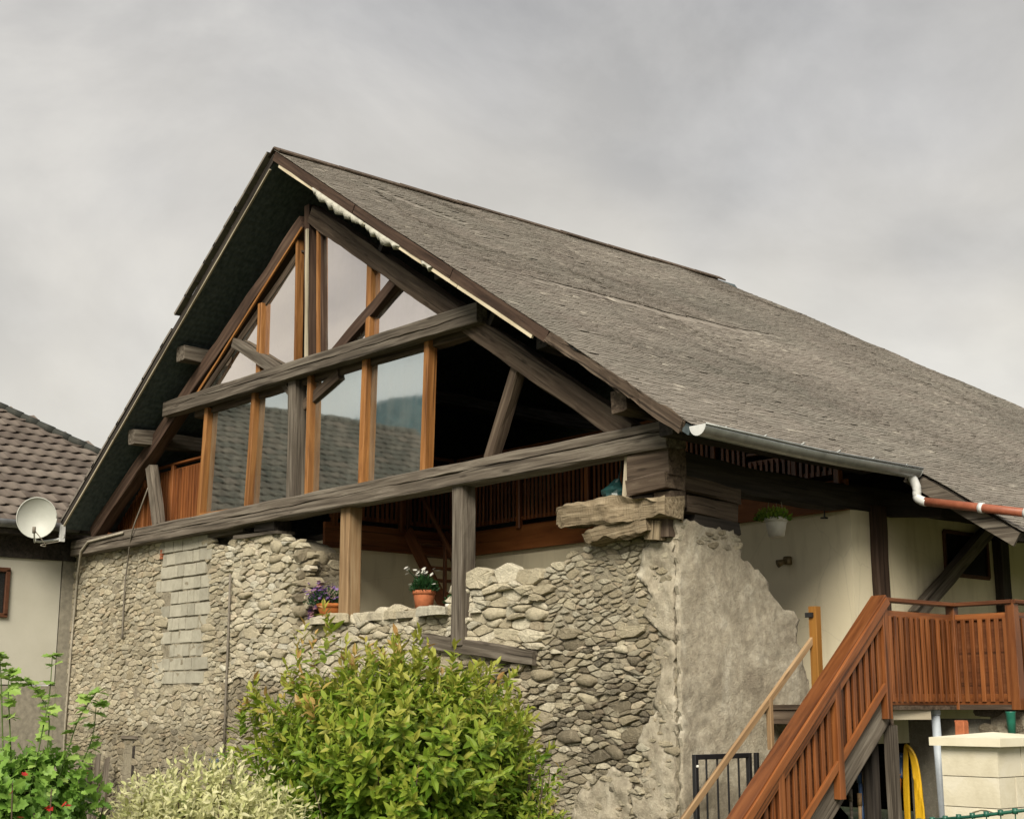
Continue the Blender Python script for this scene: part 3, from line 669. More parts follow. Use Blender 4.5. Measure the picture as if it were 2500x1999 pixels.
# loft floor with stained edge boards
loft = put('loft_floor', None, Matrix.Translation((-7, 5, ZF0)), barn)
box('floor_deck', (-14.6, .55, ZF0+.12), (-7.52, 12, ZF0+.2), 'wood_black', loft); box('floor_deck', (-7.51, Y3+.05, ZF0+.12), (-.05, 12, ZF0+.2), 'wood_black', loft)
beam('edge_board', (-7.5, Y3, (ZF0+ZF1)/2), (.04, Y3, (ZF0+ZF1)/2), .06, ZF1-ZF0, 'wood_fascia', loft, rough=.002)
beam('edge_board', (-7.47, .5, (ZF0+ZF1)/2), (-7.47, Y3-.04, (ZF0+ZF1)/2), .06, ZF1-ZF0, 'wood_stain_dark', loft, rough=.002)
box('floor_deck', (-7.5, .05, 1.5), (0, Y3+.05, 1.62), 'concrete', loft)
# back of the barn interior and left side wall
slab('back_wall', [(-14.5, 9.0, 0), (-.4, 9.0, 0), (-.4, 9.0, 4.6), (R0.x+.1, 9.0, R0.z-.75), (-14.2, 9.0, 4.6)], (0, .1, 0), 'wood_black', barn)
box('left_wall', (-14.95, .51, GZ), (-14.55, 12, 4.3), 'mortar', barn)

# ---------------------------------------------------------------- loft balustrades
def balustrade(A, B, z0, z1, mat, posts, sp=.088, sw=.044, parent=barn, rails=True, label=None):
    A, B = Vector(A), Vector(B); d = (B-A); L = d.length; d.normalize(); nrm = Vector((-d.y, d.x, 0))
    g = put('balustrade', None, Matrix.Translation((A+B)/2), parent)
    at = lambda s, z, o_=0: Vector((A.x+d.x*s+nrm.x*o_, A.y+d.y*s+nrm.y*o_, z))
    bar('handrail', at(0, z1+.055), at(L, z1+.055), .10, .035, mat, g); bar('top_rail', at(0, z1-.06), at(L, z1-.06), .035, .06, mat, g); bar('bottom_rail', at(0, z0+.03), at(L, z0+.03), .035, .06, mat, g)
    for s in posts: bar('post', at(s, z0-.12, -.02), at(s, z1+.035, -.02), .085, .085, mat, g, up=nrm)
    n = int(L/sp)
    for i in range(n):
        s = (i+.5)*L/n
        if any(abs(s-p) < .07 for p in posts): continue
        bar('slat', at(s+random.uniform(-.004, .004), z0+.0, -.03), at(s+random.uniform(-.004, .004), z1-.05, -.03), .022, sw, mat, g, up=d)
    return g
balustrade((-7.4, Y3-.02, 0), (-1.45, Y3-.02, 0), ZF1+.07, ZF1+1.12, 'wood_stain', (.06, 1.5, 3.0, 4.5, 5.4))
balustrade((-1.44, Y3-.02, 0), (-.02, Y3-.02, 0), ZF1+.07, 4.72, 'wood_stain', (.75, 1.38))
balustrade((-7.47, .6, 0), (-7.47, Y3-.1, 0), ZF1+.07, ZF1+1.12, 'wood_stain_dark', (.06, 1.3, 2.3))
pA = PY(268, 1300, .42); pB = PY(552, 1120, .42)
balustrade((pA.x-.6, .42, 0), (pB.x, .42, 0), ZF1+.04, PY(445, 1130, .42).z-.05, 'wood_fascia', (.06, 2.0, 3.05, 4.6), sp=.095, sw=.06)
# open loft stair in the inner corner
ls = put('loft_stair', None, Matrix.Translation((-6.6, 2.3, 1.65)), barn)
A, B = Vector((-7.35, 2.0, ZF1-.05)), Vector((-5.3, 2.0, 1.65))
for y in (1.95, 2.65): beam('stringer', (A.x, y, A.z), (B.x, y, B.z), .045, .2, 'wood_stain_dark', ls, rough=.002)
for i in range(1, 13):
    p = A+(B-A)*(i/13); bar('tread', (p.x, 1.97, p.z+.02), (p.x, 2.63, p.z+.02), .2, .035, 'wood_stain_dark', ls)
bar('handrail', (A.x, 1.95, A.z+.95), (B.x, 1.95, B.z+.95), .05, .06, 'wood_stain_dark', ls)
for i in (0, 5, 10): p = A+(B-A)*(i/11); bar('post', (p.x, 1.95, p.z), (p.x, 1.95, p.z+.93), .05, .05, 'wood_stain_dark', ls)

# ---------------------------------------------------------------- truss timbers of the gable
def gb(name, a, b_, Y, wd, ht, mat, **k): return beam(name, PY(*a, Y), PY(*b_, Y), wd, ht, mat, barn, **k)
A, B = PY(192, 1343, -.06), PY(1650, 1078, -.06)
beam('tie_beam', (A.x, -.06, 4.44), (B.x, -.06, 4.45), .30, .285, 'wood_grey', barn, rough=.009, seg=.09, crack=(-.06, .12))
A, B = PY(408, 1004, -.16), PY(1170, 782, -.16)
beam('collar_beam', (A.x, -.16, 6.50), (B.x+.05, -.16, 6.44), .17, .25, 'wood_grey', barn, rough=.008, seg=.1, crack=(.12, -.10))
beam('collar_beam', (A.x+.7, .06, 6.40), (B.x-.4, .06, 6.36), .16, .24, 'wood_greybrown', barn, rough=.012)
for y0, mt in ((.0, 'wood_brown'),):
    beam('principal_rafter', PY(772, 528, y0), PY(1548, 1064, y0), .22, .27, 'wood_greybrown', barn, up=nR, rough=.016, seg=.12)
    beam('principal_rafter', PY(752, 545, y0), PY(236, 1302, y0), .22, .25, 'wood_brown', barn, up=nL, rough=.016, seg=.12)
gb('rafter_edge_strip', (738, 556), (468, 982), -.115, .03, .035, 'wood_orange', up=nL)
gb('king_post', (765, 505), (765, 900), .03, .24, .14, 'wood_brown', up=Vector((1, 0, 0)))
gb('king_post', (792, 545), (796, 890), .05, .18, .12, 'wood_brown', up=Vector((1, 0, 0)))
gb('king_post', (727, 925), (722, 1215), -.02, .22, .20, 'wood_grey', up=Vector((1, 0, 0)))
gb('king_post', (785, 905), (785, 1200), .10, .10, .13, 'wood_greybrown', up=Vector((1, 0, 0)))
gb('king_strip', (750, 560), (747, 890), -.12, .03, .05, 'wood_pale', up=Vector((1, 0, 0)))
gb('strut', (812, 878), (978, 682), -.01, .16, .17, 'wood_brown', up=Vector((-.7, 0, .7)), rough=.012)
gb('strut', (575, 838), (692, 912), -.08, .13, .15, 'wood_grey', up=Vector((.5, 0, .8)), rough=.016)
gb('brace', (748, 990), (835, 915), .02, .14, .15, 'wood_greybrown', up=Vector((-.6, 0, .8)), rough=.015)
gb('brace', (716, 965), (690, 930), -.03, .10, .10, 'wood_grey', up=Vector((.6, 0, .8)))
gb('lower_strut', (1200, 1122), (1268, 898), .03, .15, .14, 'wood_greybrown', up=Vector((-.9, 0, .3)), rough=.012)
gb('short_post', (370, 1140), (388, 1282), .02, .16, .17, 'wood_grey', up=Vector((1, 0, 0)), rough=.012)
for a, b_ in (((945, 590), (925, 640)), ((1215, 765), (1200, 800)), ((1275, 850), (1310, 880))): gb('cleat', a, b_, -.02, .14, .09, 'wood_black', up=Vector((1, 0, 0)))
# posts below the tie beam
p = PY(857, 1230, .02); q = PY(852, 1502, .02); beam('terrace_post', (q.x, .02, 2.80), (q.x, .02, 4.31), .22, .22, 'wood_orange_pale', barn, up=Vector((1, 0, 0)))
p = PY(1136, 1200, -.02); beam('terrace_post', (p.x-.01, -.04, 2.36), (p.x, -.04, 4.31), .22, .20, 'wood_grey', barn, up=Vector((1, 0, 0)), rough=.012)
gb('wall_beam', (1040, 1562), (1312, 1606), -.035, .16, .17, 'wood_grey', rough=.015, seg=.1)
# packing timbers under the left half of the tie beam
gb('packing_timber', (505, 1310), (606, 1288), .1, .2, .13, 'wood_grey', rough=.012); gb('packing_timber', (590, 1313), (700, 1300), .05, .3, .05, 'wood_grey', rough=.01)
gb('packing_timber', (642, 1288), (690, 1282), .06, .3, .16, 'wood_black')
gb('packing_timber', (205, 1352), (400, 1308), .12, .3, .12, 'wood_brown')
# crib of old timbers carrying the corner
def sbm(name, a, b_, X, wd, ht, mat, **k): return beam(name, PX(*a, X), PX(*b_, X), wd, ht, mat, barn, **k)
beam('wall_plate', (-.13, .16, 4.17), (-.08, 3.6, 4.10), .26, .30, 'wood_black', barn, rough=.016, seg=.2, sag=.05)
beam('wall_plate', (-.08, 3.55, 4.12), (-.02, 7.0, 4.1), .24, .26, 'wood_black', barn, rough=.012)
beam('plate_end', (.16, -.28, 4.52), (.2, 3.2, 4.48), .20, .22, 'wood_black', barn)
beam('corner_timber', (-.55, -.02, 4.16), (.06, -.02, 4.16), .28, .30, 'wood_greybrown', barn, rough=.02, seg=.1)
beam('corner_timber', (-.56, -.02, 3.95), (.05, -.04, 3.96), .30, .16, 'wood_greybrown', barn, rough=.02, seg=.1)
beam('corner_timber', (-.56, .02, 3.77), (-.22, .02, 3.77), .25, .16, 'wood_black', barn, rough=.015, seg=.1)
beam('corner_timber', (-.20, .02, 3.78), (.04, .02, 3.78), .25, .17, 'wood_greybrown', barn, rough=.015, seg=.1)
beam('corner_timber', (-.10, .13, 3.96), (-.06, 1.02, 3.90), .24, .16, 'wood_greybrown', barn, rough=.02, seg=.1)
beam('corner_timber', (-.06, .16, 3.75), (-.06, .98, 3.70), .20, .20, 'wood_greybrown', barn, rough=.02, seg=.1)
beam('corner_timber', (-.08, -.02, 3.38), (-.08, -.02, 3.70), .2, .16, 'wood_greybrown', barn, up=Vector((1, 0, 0)), rough=.012)
beam('corner_timber', (-.10, .30, 3.57), (-.08, 1.0, 3.54), .24, .15, 'wood_black', barn, rough=.02, seg=.1)
p, q = PY(1547, 1110, -.02), PY(1541, 1240, -.02); beam('pale_upright', (q.x, -.06, q.z), (p.x, -.05, p.z), .08, .155, 'wood_pale', barn, up=Vector((1, 0, 0)))
# rotten log end lying on the wall head
beam('rotten_log', PY(1372, 1266, -.12), PY(1648, 1238, -.12), .30, .24, 'wood_tan', barn, rough=.05, seg=.035, taper=.95, nose=.3)
beam('rotten_log', PY(1436, 1318, -.1), PY(1600, 1280, -.1), .26, .15, 'wood_tan', barn, rough=.05, seg=.035, nose=.2)
beam('corner_block', PY(1606, 1272, -.06), PY(1604, 1318, -.06), .2, .20, 'wood_tan', barn, up=Vector((1, 0, 0)), rough=.015)
# posts and brace on the landing side
beam('eave_post', (-.02, 3.56, 1.6), (-.02, 3.56, 4.02), .24, .26, 'wood_brown', barn, up=Vector((1, 0, 0)), rough=.012)
beam('eave_post', (.02, 6.3, 1.6), (.02, 6.3, 4.0), .22, .24, 'wood_black', barn, up=Vector((1, 0, 0)), rough=.012)
beam('eave_brace', PX(2232, 1505, .12), PX(2412, 1296, .12), .13, .17, 'wood_grey', barn, up=Vector((0, -.7, .7)), rough=.012)
beam('cross_beam', (-.3, 6.25, 3.95), (.95, 6.25, 3.80), .22, .24, 'wood_black', barn, rough=.012)
beam('cross_beam', (-.3, 3.8, 4.05), (.85, 3.8, 3.92), .2, .2, 'wood_black', barn, rough=.012)
slab('eave_soffit_board', [RP(lenR+.03, EXT_Y-.02, -.01), RP(lenR+EXT_A, EXT_Y-.02, -.01), RP(lenR+EXT_A, EXT_Y-.02, -.17), RP(lenR+.03, EXT_Y-.02, -.17)], (0, .03, 0), 'wood_grey', roof)
# little dark window on the landing wall
w0, w1 = PX(2302, 1300, .015), PX(2413, 1412, .015); wn = put('window', None, Matrix.Translation((.02, w0.y, w1.z)), barn)
box('pane', (.0, w0.y, w1.z), (.02, w1.y, w0.z+.02), 'dark_glass', wn)
for a, b_ in (((.02, w0.y, w1.z), (.02, w1.y, w1.z)), ((.02, w0.y, w0.z+.02), (.02, w1.y, w0.z+.02)), ((.02, w0.y, w1.z), (.02, w0.y, w0.z+.02)), ((.02, w1.y, w1.z), (.02, w1.y, w0.z+.02))): bar('frame', a, b_, .05, .05, 'frame_brown', wn, up=Vector((1, 0, 0)))

# ---------------------------------------------------------------- glazing
GY = .005
for a, b_, w_ in (((513, 1000), (493, 1262), .105), ((628, 960), (610, 1240), .105), ((764, 950), (757, 1208), .08), ((900, 880), (889, 1185), .11), ((1052, 830), (1041, 1152), .10)):
    P_, Q_ = PY(*a, -.02), PY(*b_, -.02); beam('mullion', (Q_.x, -.02, 4.55), (P_.x, -.02, 6.36), .15, w_, 'wood_orange', barn, up=Vector((1, 0, 0)), rough=.003)
for a, b_, w_ in (((642, 742), (636, 925), .11), ((733, 565), (727, 900), .05), ((783, 560), (783, 895), .05), ((909, 640), (904, 845), .11)):
    beam('mullion', PY(*b_, -.02), PY(*a, -.02), .12, w_, 'wood_orange', barn, up=Vector((1, 0, 0)), rough=.003)
def pane(px_, mat):
    t = random.uniform(-.004, .004); pts = [PY(x, y, GY) for x, y in px_]; x0 = pts[0].x
    slab('window_pane', [p+Vector((0, (p.x-x0)*t, 0)) for p in pts], (0, .012, 0), mat, barn)
pane([(503, 1262), (522, 985), (628, 952), (612, 1240)], 'glass_mirror'); pane([(613, 1240), (629, 952), (735, 918), (728, 1215)], 'glass_mirror')
pane([(745, 1212), (748, 918), (902, 872), (890, 1182)], 'glass_mirror'); pane([(891, 1182), (903, 872), (1052, 828), (1042, 1150)], 'glass_mirror')
pane([(500, 960), (565, 870), (645, 752), (642, 925)], 'glass_rose'); pane([(643, 925), (646, 750), (735, 618), (733, 892)], 'glass_rose')
pane([(785, 880), (785, 552), (908, 636), (905, 842)], 'glass_rose'); pane([(906, 842), (909, 637), (1110, 778), (1100, 788)], 'glass_rose')
beam('glazing_head', PY(520, 985, .03), PY(1050, 828, .03), .09, .08, 'wood_greybrown', barn)
beam('glazing_rail', PY(500, 962, .04), PY(742, 610, .04), .10, .12, 'wood_greybrown', barn, up=nL)
gb('glazing_sill', (498, 1258), (640, 1235), -.02, .16, .05, 'wood_orange')

# ---------------------------------------------------------------- gutter and pipes
gut = put('gutter', None, Matrix.Translation(E0), barn)
def gutter(A, B, r):
    v, f = [], []; n = 12; m = 14
    for i in range(m+1):
        p = A+(B-A)*(i/m); p = p+Vector((0, 0, -.03*math.sin(i/m*math.pi)))
        for rr in (r, r-.008):
            for j in range(n+1): t = math.pi+math.pi*j/n; v.append(p+Vector((math.cos(t)*rr, 0, math.sin(t)*rr)))
    k = 2*(n+1)
    for i in range(m):
        for j in range(n): f += [(i*k+j, i*k+j+1, (i+1)*k+j+1, (i+1)*k+j), (i*k+n+1+j, (i+1)*k+n+1+j, (i+1)*k+n+2+j, i*k+n+2+j)]
        f += [(i*k+n, i*k+k-1, (i+1)*k+k-1, (i+1)*k+n), (i*k, (i+1)*k, (i+1)*k+n+1, i*k+n+1)]
    wput('trough', v, f, 'zinc', gut, smooth=True)
    for p, nm in ((A, 'end_cap'), (B, 'end_cap')):
        vv = [p+Vector((math.cos(math.pi+math.pi*j/n)*r*1.02, -.006 if p is A else .006, math.sin(math.pi+math.pi*j/n)*r*1.02)) for j in range(n+1)]
        slab(nm, vv, (0, .008 if p is A else -.008, 0), 'white_zinc', gut)
gx = E0.x+.09; gA = Vector((gx, OH-.02, E0.z-.005)); gB = Vector((gx+.03, 3.08, E0.z-.06)); gutter(gA, gB, .105)
tube('bead', [gA+Vector((.108, 0, .0)), (gA+gB)/2+Vector((.108, 0, -.03)), gB+Vector((.108, 0, 0))], .012, 'zinc', gut, 8)
for i in range(6): p = gA+(gB-gA)*((i+.5)/6); tube('bracket', [p+Vector((.11, 0, .01)), p+Vector((0, 0, -.02)), p+Vector((-.1, 0, .03))], .01, 'zinc', gut, 6)
el = curve_pts([gB+Vector((0, -.08, -.08)), PY(2238, 1190, 3.05), PY(2240, 1215, 3.05), PY(2262, 1226, 3.05)], 6); tube('elbow', el, .052, 'white_zinc', gut, 14)
d0, d1 = PY(2258, 1224, 3.05), PY(2560, 1258, 3.05); tube('red_downpipe', [d0, d1], .05, 'red_pipe', gut, 14)
for t in (.46, .82): p = d0+(d1-d0)*t; tube('pipe_collar', [p, p+(d1-d0).normalized()*.05], .06, 'white_zinc', gut, 14)
# cables and a conduit on the gable
tube('conduit', [PY(300, 1300, -.24), PY(215, 1322, -.24), PY(198, 1345, -.24), PY(190, 1400, -.06), PY(178, 1520, -.05), PY(160, 1760, -.05), PY(148, 1960, -.05)], .022, 'cable_pale', barn, 8)
tube('cable', curve_pts([PY(362, 1190, -.22), PY(345, 1235, -.25), PY(322, 1300, -.25), PY(312, 1370, -.1), PY(304, 1440, -.06), PY(298, 1560, -.05)], 5), .014, 'cable', barn, 6)
tube('wall_pipe', [PY(562, 1400, -.09), PY(557, 1560, -.07), PY(551, 1700, -.07), PY(546, 1850, -.07)], .018, 'cable', barn, 8)
tube('hook', [PY(2012, 1226, 2.9), PY(2013, 1262, 2.9), PY(2020, 1264, 2.9), PY(2004, 1264, 2.9)], .012, 'black_metal', barn, 6)
lb = PY(1925, 1368, Y3+.04)
lamp = thing('wall_lamp', lb, 'small dark spotlight on the cream wall below the hanging pot', 'lamp')
lathe('base_plate', lb+Vector((0, -.02, -.05)), [(.05, 0), (.055, .01), (.055, .09), (.04, .1), (.001, .1)], 'brass', lamp, 12)
tube('spot_head', [lb+Vector((.0, -.06, .0)), lb+Vector((-.03, -.11, -.03)), lb+Vector((-.05, -.15, -.045))], [.02, .04, .05], 'brass', lamp, 12)

# ================================================================ OUTDOOR STAIR AND LANDING
st = thing('outdoor_stair', (1.2, .5, GZ), 'red-brown stained wooden stair with railed landing beside the rendered wall', 'stair')
XO, XI, YT, ZL = 1.66, .82, 1.2, 1.65; ANG = math.tan(rad(41.5)); YBOT = YT-(ZL-GZ-.05)/ANG
def zs(y): return ZL+(y-YT)*ANG
def sp(x, y, h): return Vector((x, y, zs(y)+h))
sup = Vector((0, -math.sin(rad(41.5)), math.cos(rad(41.5))))
beam('wide_handrail', sp(XO-.02, YT+.03, 1.04), sp(XO-.02, YBOT, 1.04), .17, .05, 'wood_stain', st, up=sup, rough=.003)
beam('rail_lip', sp(XO+.075, YT+.03, 1.0), sp(XO+.075, YBOT, 1.0), .03, .075, 'wood_stain', st, up=sup, rough=.002)
for h in (.89, .225): beam('side_rail', sp(XO+.055, YT-.05, h), sp(XO+.055, YBOT, h), .03, .07, 'wood_stain', st, up=sup, rough=.002)
beam('stringer', sp(XO-.03, YT+.02, -.03), sp(XO-.03, YBOT, -.03), .05, .30, 'wood_grey', st, up=sup, rough=.004)
beam('stringer', sp(XI, YT+.02, -.03), sp(XI, YBOT, -.03), .05, .30, 'wood_greybrown', st, up=sup, rough=.004)
y = YT-.10
while y > YBOT:
    bar('baluster', sp(XO+.022, y, .17), sp(XO+.022, y, .90), .028, .05, 'wood_stain', st, up=Vector((0, 1, 0))); y -= .108
for y in (YT-.02, YT-.85, YT-1.75, YT-2.6): beam('newel_post', sp(XO+.035, y, -.12), sp(XO+.035, y, 1.0), .08, .085, 'wood_stain', st, up=Vector((0, 1, 0)), rough=.002)
for i in range(1, 13):
    z = ZL-i*.177; y = YT-i*.177/ANG; bar('tread', (XI+.03, y+.1, z), (XO-.06, y+.1, z), .25, .04, 'wood_greybrown', st); bar('riser', (XI+.03, y+.21, z+.10), (XO-.06, y+.21, z+.10), .02, .15, 'wood_stain_dark', st)
slab('backing_board', [sp(XO-.015, YT-.04, .20), sp(XO-.015, YBOT, .20), sp(XO-.015, YBOT, .93), sp(XO-.015, YT-.04, .93)], (-.015, 0, 0), 'wood_stain_dark', st)
# wall-side rail with its yellow post
p = PY(1988, 1480, YT); beam('yellow_post', (p.x, YT, ZL-.1), (p.x, YT, p.z), .09, .095, 'wood_yellow', st, up=Vector((1, 0, 0)), rough=.002)
bar('latch', (p.x-.07, YT-.06, p.z-.09), (p.x+.02, YT-.06, p.z-.09), .03, .05, 'black_metal', st)
bar('wall_rail', PX(1984, 1560, XI), PX(1660, 2012, XI), .04, .065, 'wood_orange_pale', st, up=sup)
q0 = PX(1878, 1705, XI); bar('rail_support', (XI, q0.y, q0.z), (XI, q0.y, q0.z-.5), .05, .06, 'wood_orange_pale', st, up=Vector((1, 0, 0)))
# landing
box('landing_deck', (.03, YT+.05, ZL-.05), (XO+.02, 6.2, ZL), 'wood_greybrown', st); box('landing_deck', (XO+.022, 2.46, ZL-.05), (2.4, 6.2, ZL), 'wood_greybrown', st)
beam('deck_beam', (.1, YT+.1, ZL-.13), (XO, YT+.1, ZL-.13), .06, .15, 'wood_greybrown', st)
beam('edge_plank', (XO-.08, YT+.14, ZL-.105), (XO-.02, 2.0, ZL-.105), .04, .09, 'wood_pale', st)
beam('support_post', (XO-.02, YT+.1, GZ), (XO-.02, YT+.1, ZL-.2), .10, .10, 'wood_grey', st, up=Vector((1, 0, 0))); beam('support_post', (XO-.22, YT+.02, GZ), (XO-.22, YT+.02, ZL-.2), .12, .12, 'wood_black', st, up=Vector((1, 0, 0)))
def rail(A, B, posts=()):
    A, B = Vector(A), Vector(B); d = (B-A); L = d.length; d.normalize()
    n_ = Vector((d.y, -d.x, 0)); at = lambda s, z, o_=0: Vector((A.x+d.x*s+n_.x*o_, A.y+d.y*s+n_.y*o_, z))
    bar('handrail', at(-.05, ZL+1.04), at(L+.05, ZL+1.04), .15, .04, 'wood_stain_dark', st); bar('top_rail', at(0, ZL+.90), at(L, ZL+.90), .045, .07, 'wood_stain', st); bar('bottom_rail', at(0, ZL+.05), at(L, ZL+.05), .05, .115, 'wood_stain', st)
    slab('backing_board', [at(.05, ZL+.1, -.005), at(L-.05, ZL+.1, -.005), at(L-.05, ZL+.87, -.005), at(.05, ZL+.87, -.005)], n_*-.015, 'wood_stain_dark', st)
    k = int(L/.094)
    for i in range(k): s = (i+.5)*L/k; bar('slat', at(s, ZL+.03, .03+random.uniform(-.003, .003)), at(s+random.uniform(-.004, .004), ZL+.88, .03), .024, .048, 'wood_stain', st, up=d)
rail((XO, YT+.06, 0), (XO, 2.5, 0)); rail((XO, 2.5, 0), (2.34, 2.5, 0)); rail((2.36, 2.5, 0), (2.36, 5.0, 0))
for (x, y) in ((XO, 2.5), (2.36, 2.5)): beam('newel_post', (x, y, ZL-.05), (x, y, ZL+1.02), .10, .10, 'wood_stain', st, up=Vector((1, 0, 0)), rough=.002)
# masonry carrying the landing
rw = thing('retaining_wall', (2, 2.75, GZ), 'rough mortared stone and concrete wall under the wooden landing', 'wall')
wl = sheet('concrete_face', [(.9, GZ), (1.95, GZ), (1.95, 1.5), (.9, 1.5)], .12, lambda u, v, d: Vector((u, 2.72-d, v)), .3, 'concrete', rw, .01)
zt = PY(2320, 1722, 2.6).z
wr = sheet('rubble_face', rag([(1.952, GZ), (6, GZ), (6, zt+.12), (3.2, zt+.10), (2.75, zt+.02), (2.3, zt-.02), (1.952, zt-.05)], .2, .015), .1, lambda u, v, d: Vector((u, 2.62-d, v)), .3, 'mortar', rw, .03)
stones([(1.98, .6), (4.5, .6), (4.5, zt+.05), (2.75, zt), (1.98, zt-.06)], lambda u, v, d: Vector((u, 2.62-d, v)), lambda x, z, rd: rd.uniform(.09, .2), lambda x, z, rd: (rd.uniform(.6, .85), rd.uniform(.01, .04), rd.choice((.15, .3, .6)), 0), wr, limit=60, seed=31, aspect=2)
pp0, pp1 = PY(2281, 1712, 2.2), PY(2305, 1999, 2.2)
pipe = thing('drain_pipe', (pp0.x, 2.2, GZ), 'pale grey plastic drain pipe rising to the landing behind the block pillar', 'pipe')
tube('pipe', [(pp0.x+.06, 2.2, GZ), (pp0.x, 2.2, pp0.z)], .045, 'pvc_grey', pipe, 14); tube('pipe_socket', [(pp0.x+.003, 2.2, pp0.z-.14), (pp0.x, 2.2, pp0.z-.02)], .055, 'pvc_grey', pipe, 14)

# white block pillar with cap, nearer the camera
c0 = PD(2440, 1800, 9.4)
pl = thing('block_pillar', (c0.x-.2, c0.y+.25, GZ), 'cream concrete block pillar with a flat coping slab', 'pillar')
zc = c0.z-.06; W_, D_ = .47, .62
x1, y0 = c0.x-.05, c0.y+.05; x0, y1 = x1-W_+.04, y0+D_
cap = [(x0-.055, y0-.055), (x1+.055, y0-.055), (x1+.055, y1+.06), (x0-.055, y1+.06)]
slab('coping', [(x, y, zc) for x, y in cap], (0, 0, .055), 'cap_stone', pl)
cm = bpy.data.meshes
v_ = [Vector((x, y, zc+.0551)) for x, y in cap]; cx_ = sum(v_, Vector())/4; wput('coping_top', v_+[cx_+Vector((0, 0, .035))], [(0, 1, 4), (1, 2, 4), (2, 3, 4), (3, 0, 4)], 'cap_stone', pl)
z = zc-.004; k = 0
while z > GZ:
    z2 = z-.20; sp_ = .29 if k % 2 == 0 else .20
    o = box('block', (x0, y0, z2+.006), (x1-.004, y0+sp_, z), 'white_block', pl); box('block', (x0, y0+sp_+.006, z2+.006), (x1, y1, z), 'white_block', pl)
    z = z2; k += 1
box('mortar_core', (x0+.008, y0+.008, GZ), (x1-.012, y1-.008, zc-.003), 'mortar', pl)
def smear(pts, nrm, o_):
    v = [Vector(p)+nrm*.004 for p in pts]; tube('mortar_smear', curve_pts(v, 5), [.004+.004*random.random() for _ in curve_pts(v, 5)], 'white_block', pl, 6)
smear([(x0+.15, y0, zc-.52), (x0+.2, y0, zc-.44), (x0+.3, y0, zc-.41), (x1-.03, y0, zc-.43)], Vector((0, -1, 0)), 0)
# two things standing on the wall behind the pillar
g0 = PY(2470, 1782, 2.0); gp = thing('plastic_cup', g0-Vector((0, 0, .05)), 'tall green plastic cup behind the coping of the block pillar', 'cup')
lathe('cup_body', g0-Vector((0, 0, .08)), [(.035, 0), (.048, .25), (.052, .26), (.046, .26), (.035, .03)], 'green_plastic', gp, 18)
g1 = PY(2348, 1786, 2.0); bt = thing('clay_block', g1-Vector((0, 0, .05)), 'small orange clay block standing behind the pillar coping', 'brick')
beam('brick_body', g1+Vector((0, 0, -.1)), g1+Vector((.005, 0, .10)), .09, .10, 'terracotta', bt, up=Vector((1, 0, 0)), rough=.004); bar('brick_top', g1+Vector((-.05, 0, .105)), g1+Vector((.05, 0, .105)), .08, .02, 'terracotta', bt)
lg = thing('support_ledge', (g0.x-.3, 2.0, GZ), 'low rough masonry ledge between pillar and landing wall', 'ledge'); box('ledge_body', (g1.x-.12, 1.8, GZ), (g0.x+1.2, 2.15, g1.z-.08), 'concrete', lg); box('ledge_top', (g1.x-.14, 1.78, g1.z-.078), (g0.x+1.2, 2.16, g1.z-.06), 'mortar', lg)
# green wire fence, top strand
fa, fb = PD(2235, 2004, 7.0), PD(2540, 1972, 6.4); fn = thing('wire_fence', (fa.x, fa.y, GZ), 'green plastic coated wire fence in front of the block pillar', 'fence')
tube('top_wire', [fa, fa.lerp(fb, .5)-Vector((0, 0, .006)), fb], .008, 'green_wire', fn, 8)
for i in range(9):
    p = fa.lerp(fb, (i+.3)/9); tube('wire_joint', [p+Vector((0, 0, -.014)), p+Vector((0, 0, .012))], .013, 'green_wire', fn, 8); tube('mesh_wire', [p, p-Vector((0, 0, .9))], .003, 'green_wire', fn, 5)
for i in range(6): tube('mesh_wire', [fa-Vector((0, 0, .12*(i+1))), fb-Vector((0, 0, .12*(i+1)))], .003, 'green_wire', fn, 5)
tube('fence_post', [Vector((fb.x, fb.y, GZ)), fb+Vector((0, 0, .05))], .02, 'green_wire', fn, 8)
# black gate standing open beside the stair foot
ga, gb_ = PX(1697, 1846, .45), PX(1846, 1834, .45)
gt = thing('metal_gate', ((ga.x), ga.y, GZ), 'black metal bar gate standing against the rendered wall', 'gate')
ztp = (ga.z+gb_.z)/2; y0_, y1_ = ga.y, gb_.y
for y, s in ((y0_, .05), (y1_-.12, .05), (y1_, .045)): bar('gate_stile', (.45, y, GZ), (.45, y, ztp+.005), s, s, 'black_metal', gt, up=Vector((1, 0, 0)))
for z in (ztp-.02, .05): bar('gate_rail', (.45, y0_, z), (.45, y1_-.12, z), .045, .05, 'black_metal', gt)
for i in range(1, 5): y = y0_+(y1_-.12-y0_)*i/5; bar('gate_bar', (.45, y, .05), (.45, y, ztp-.03), .016, .016, 'black_metal', gt, up=Vector((1, 0, 0)))
lathe('gate_knob', Vector((.48, y0_, ztp-.12)), [(.012, 0), (.018, .012), (.012, .024), (.001, .026)], 'white_plastic', gt, 10)
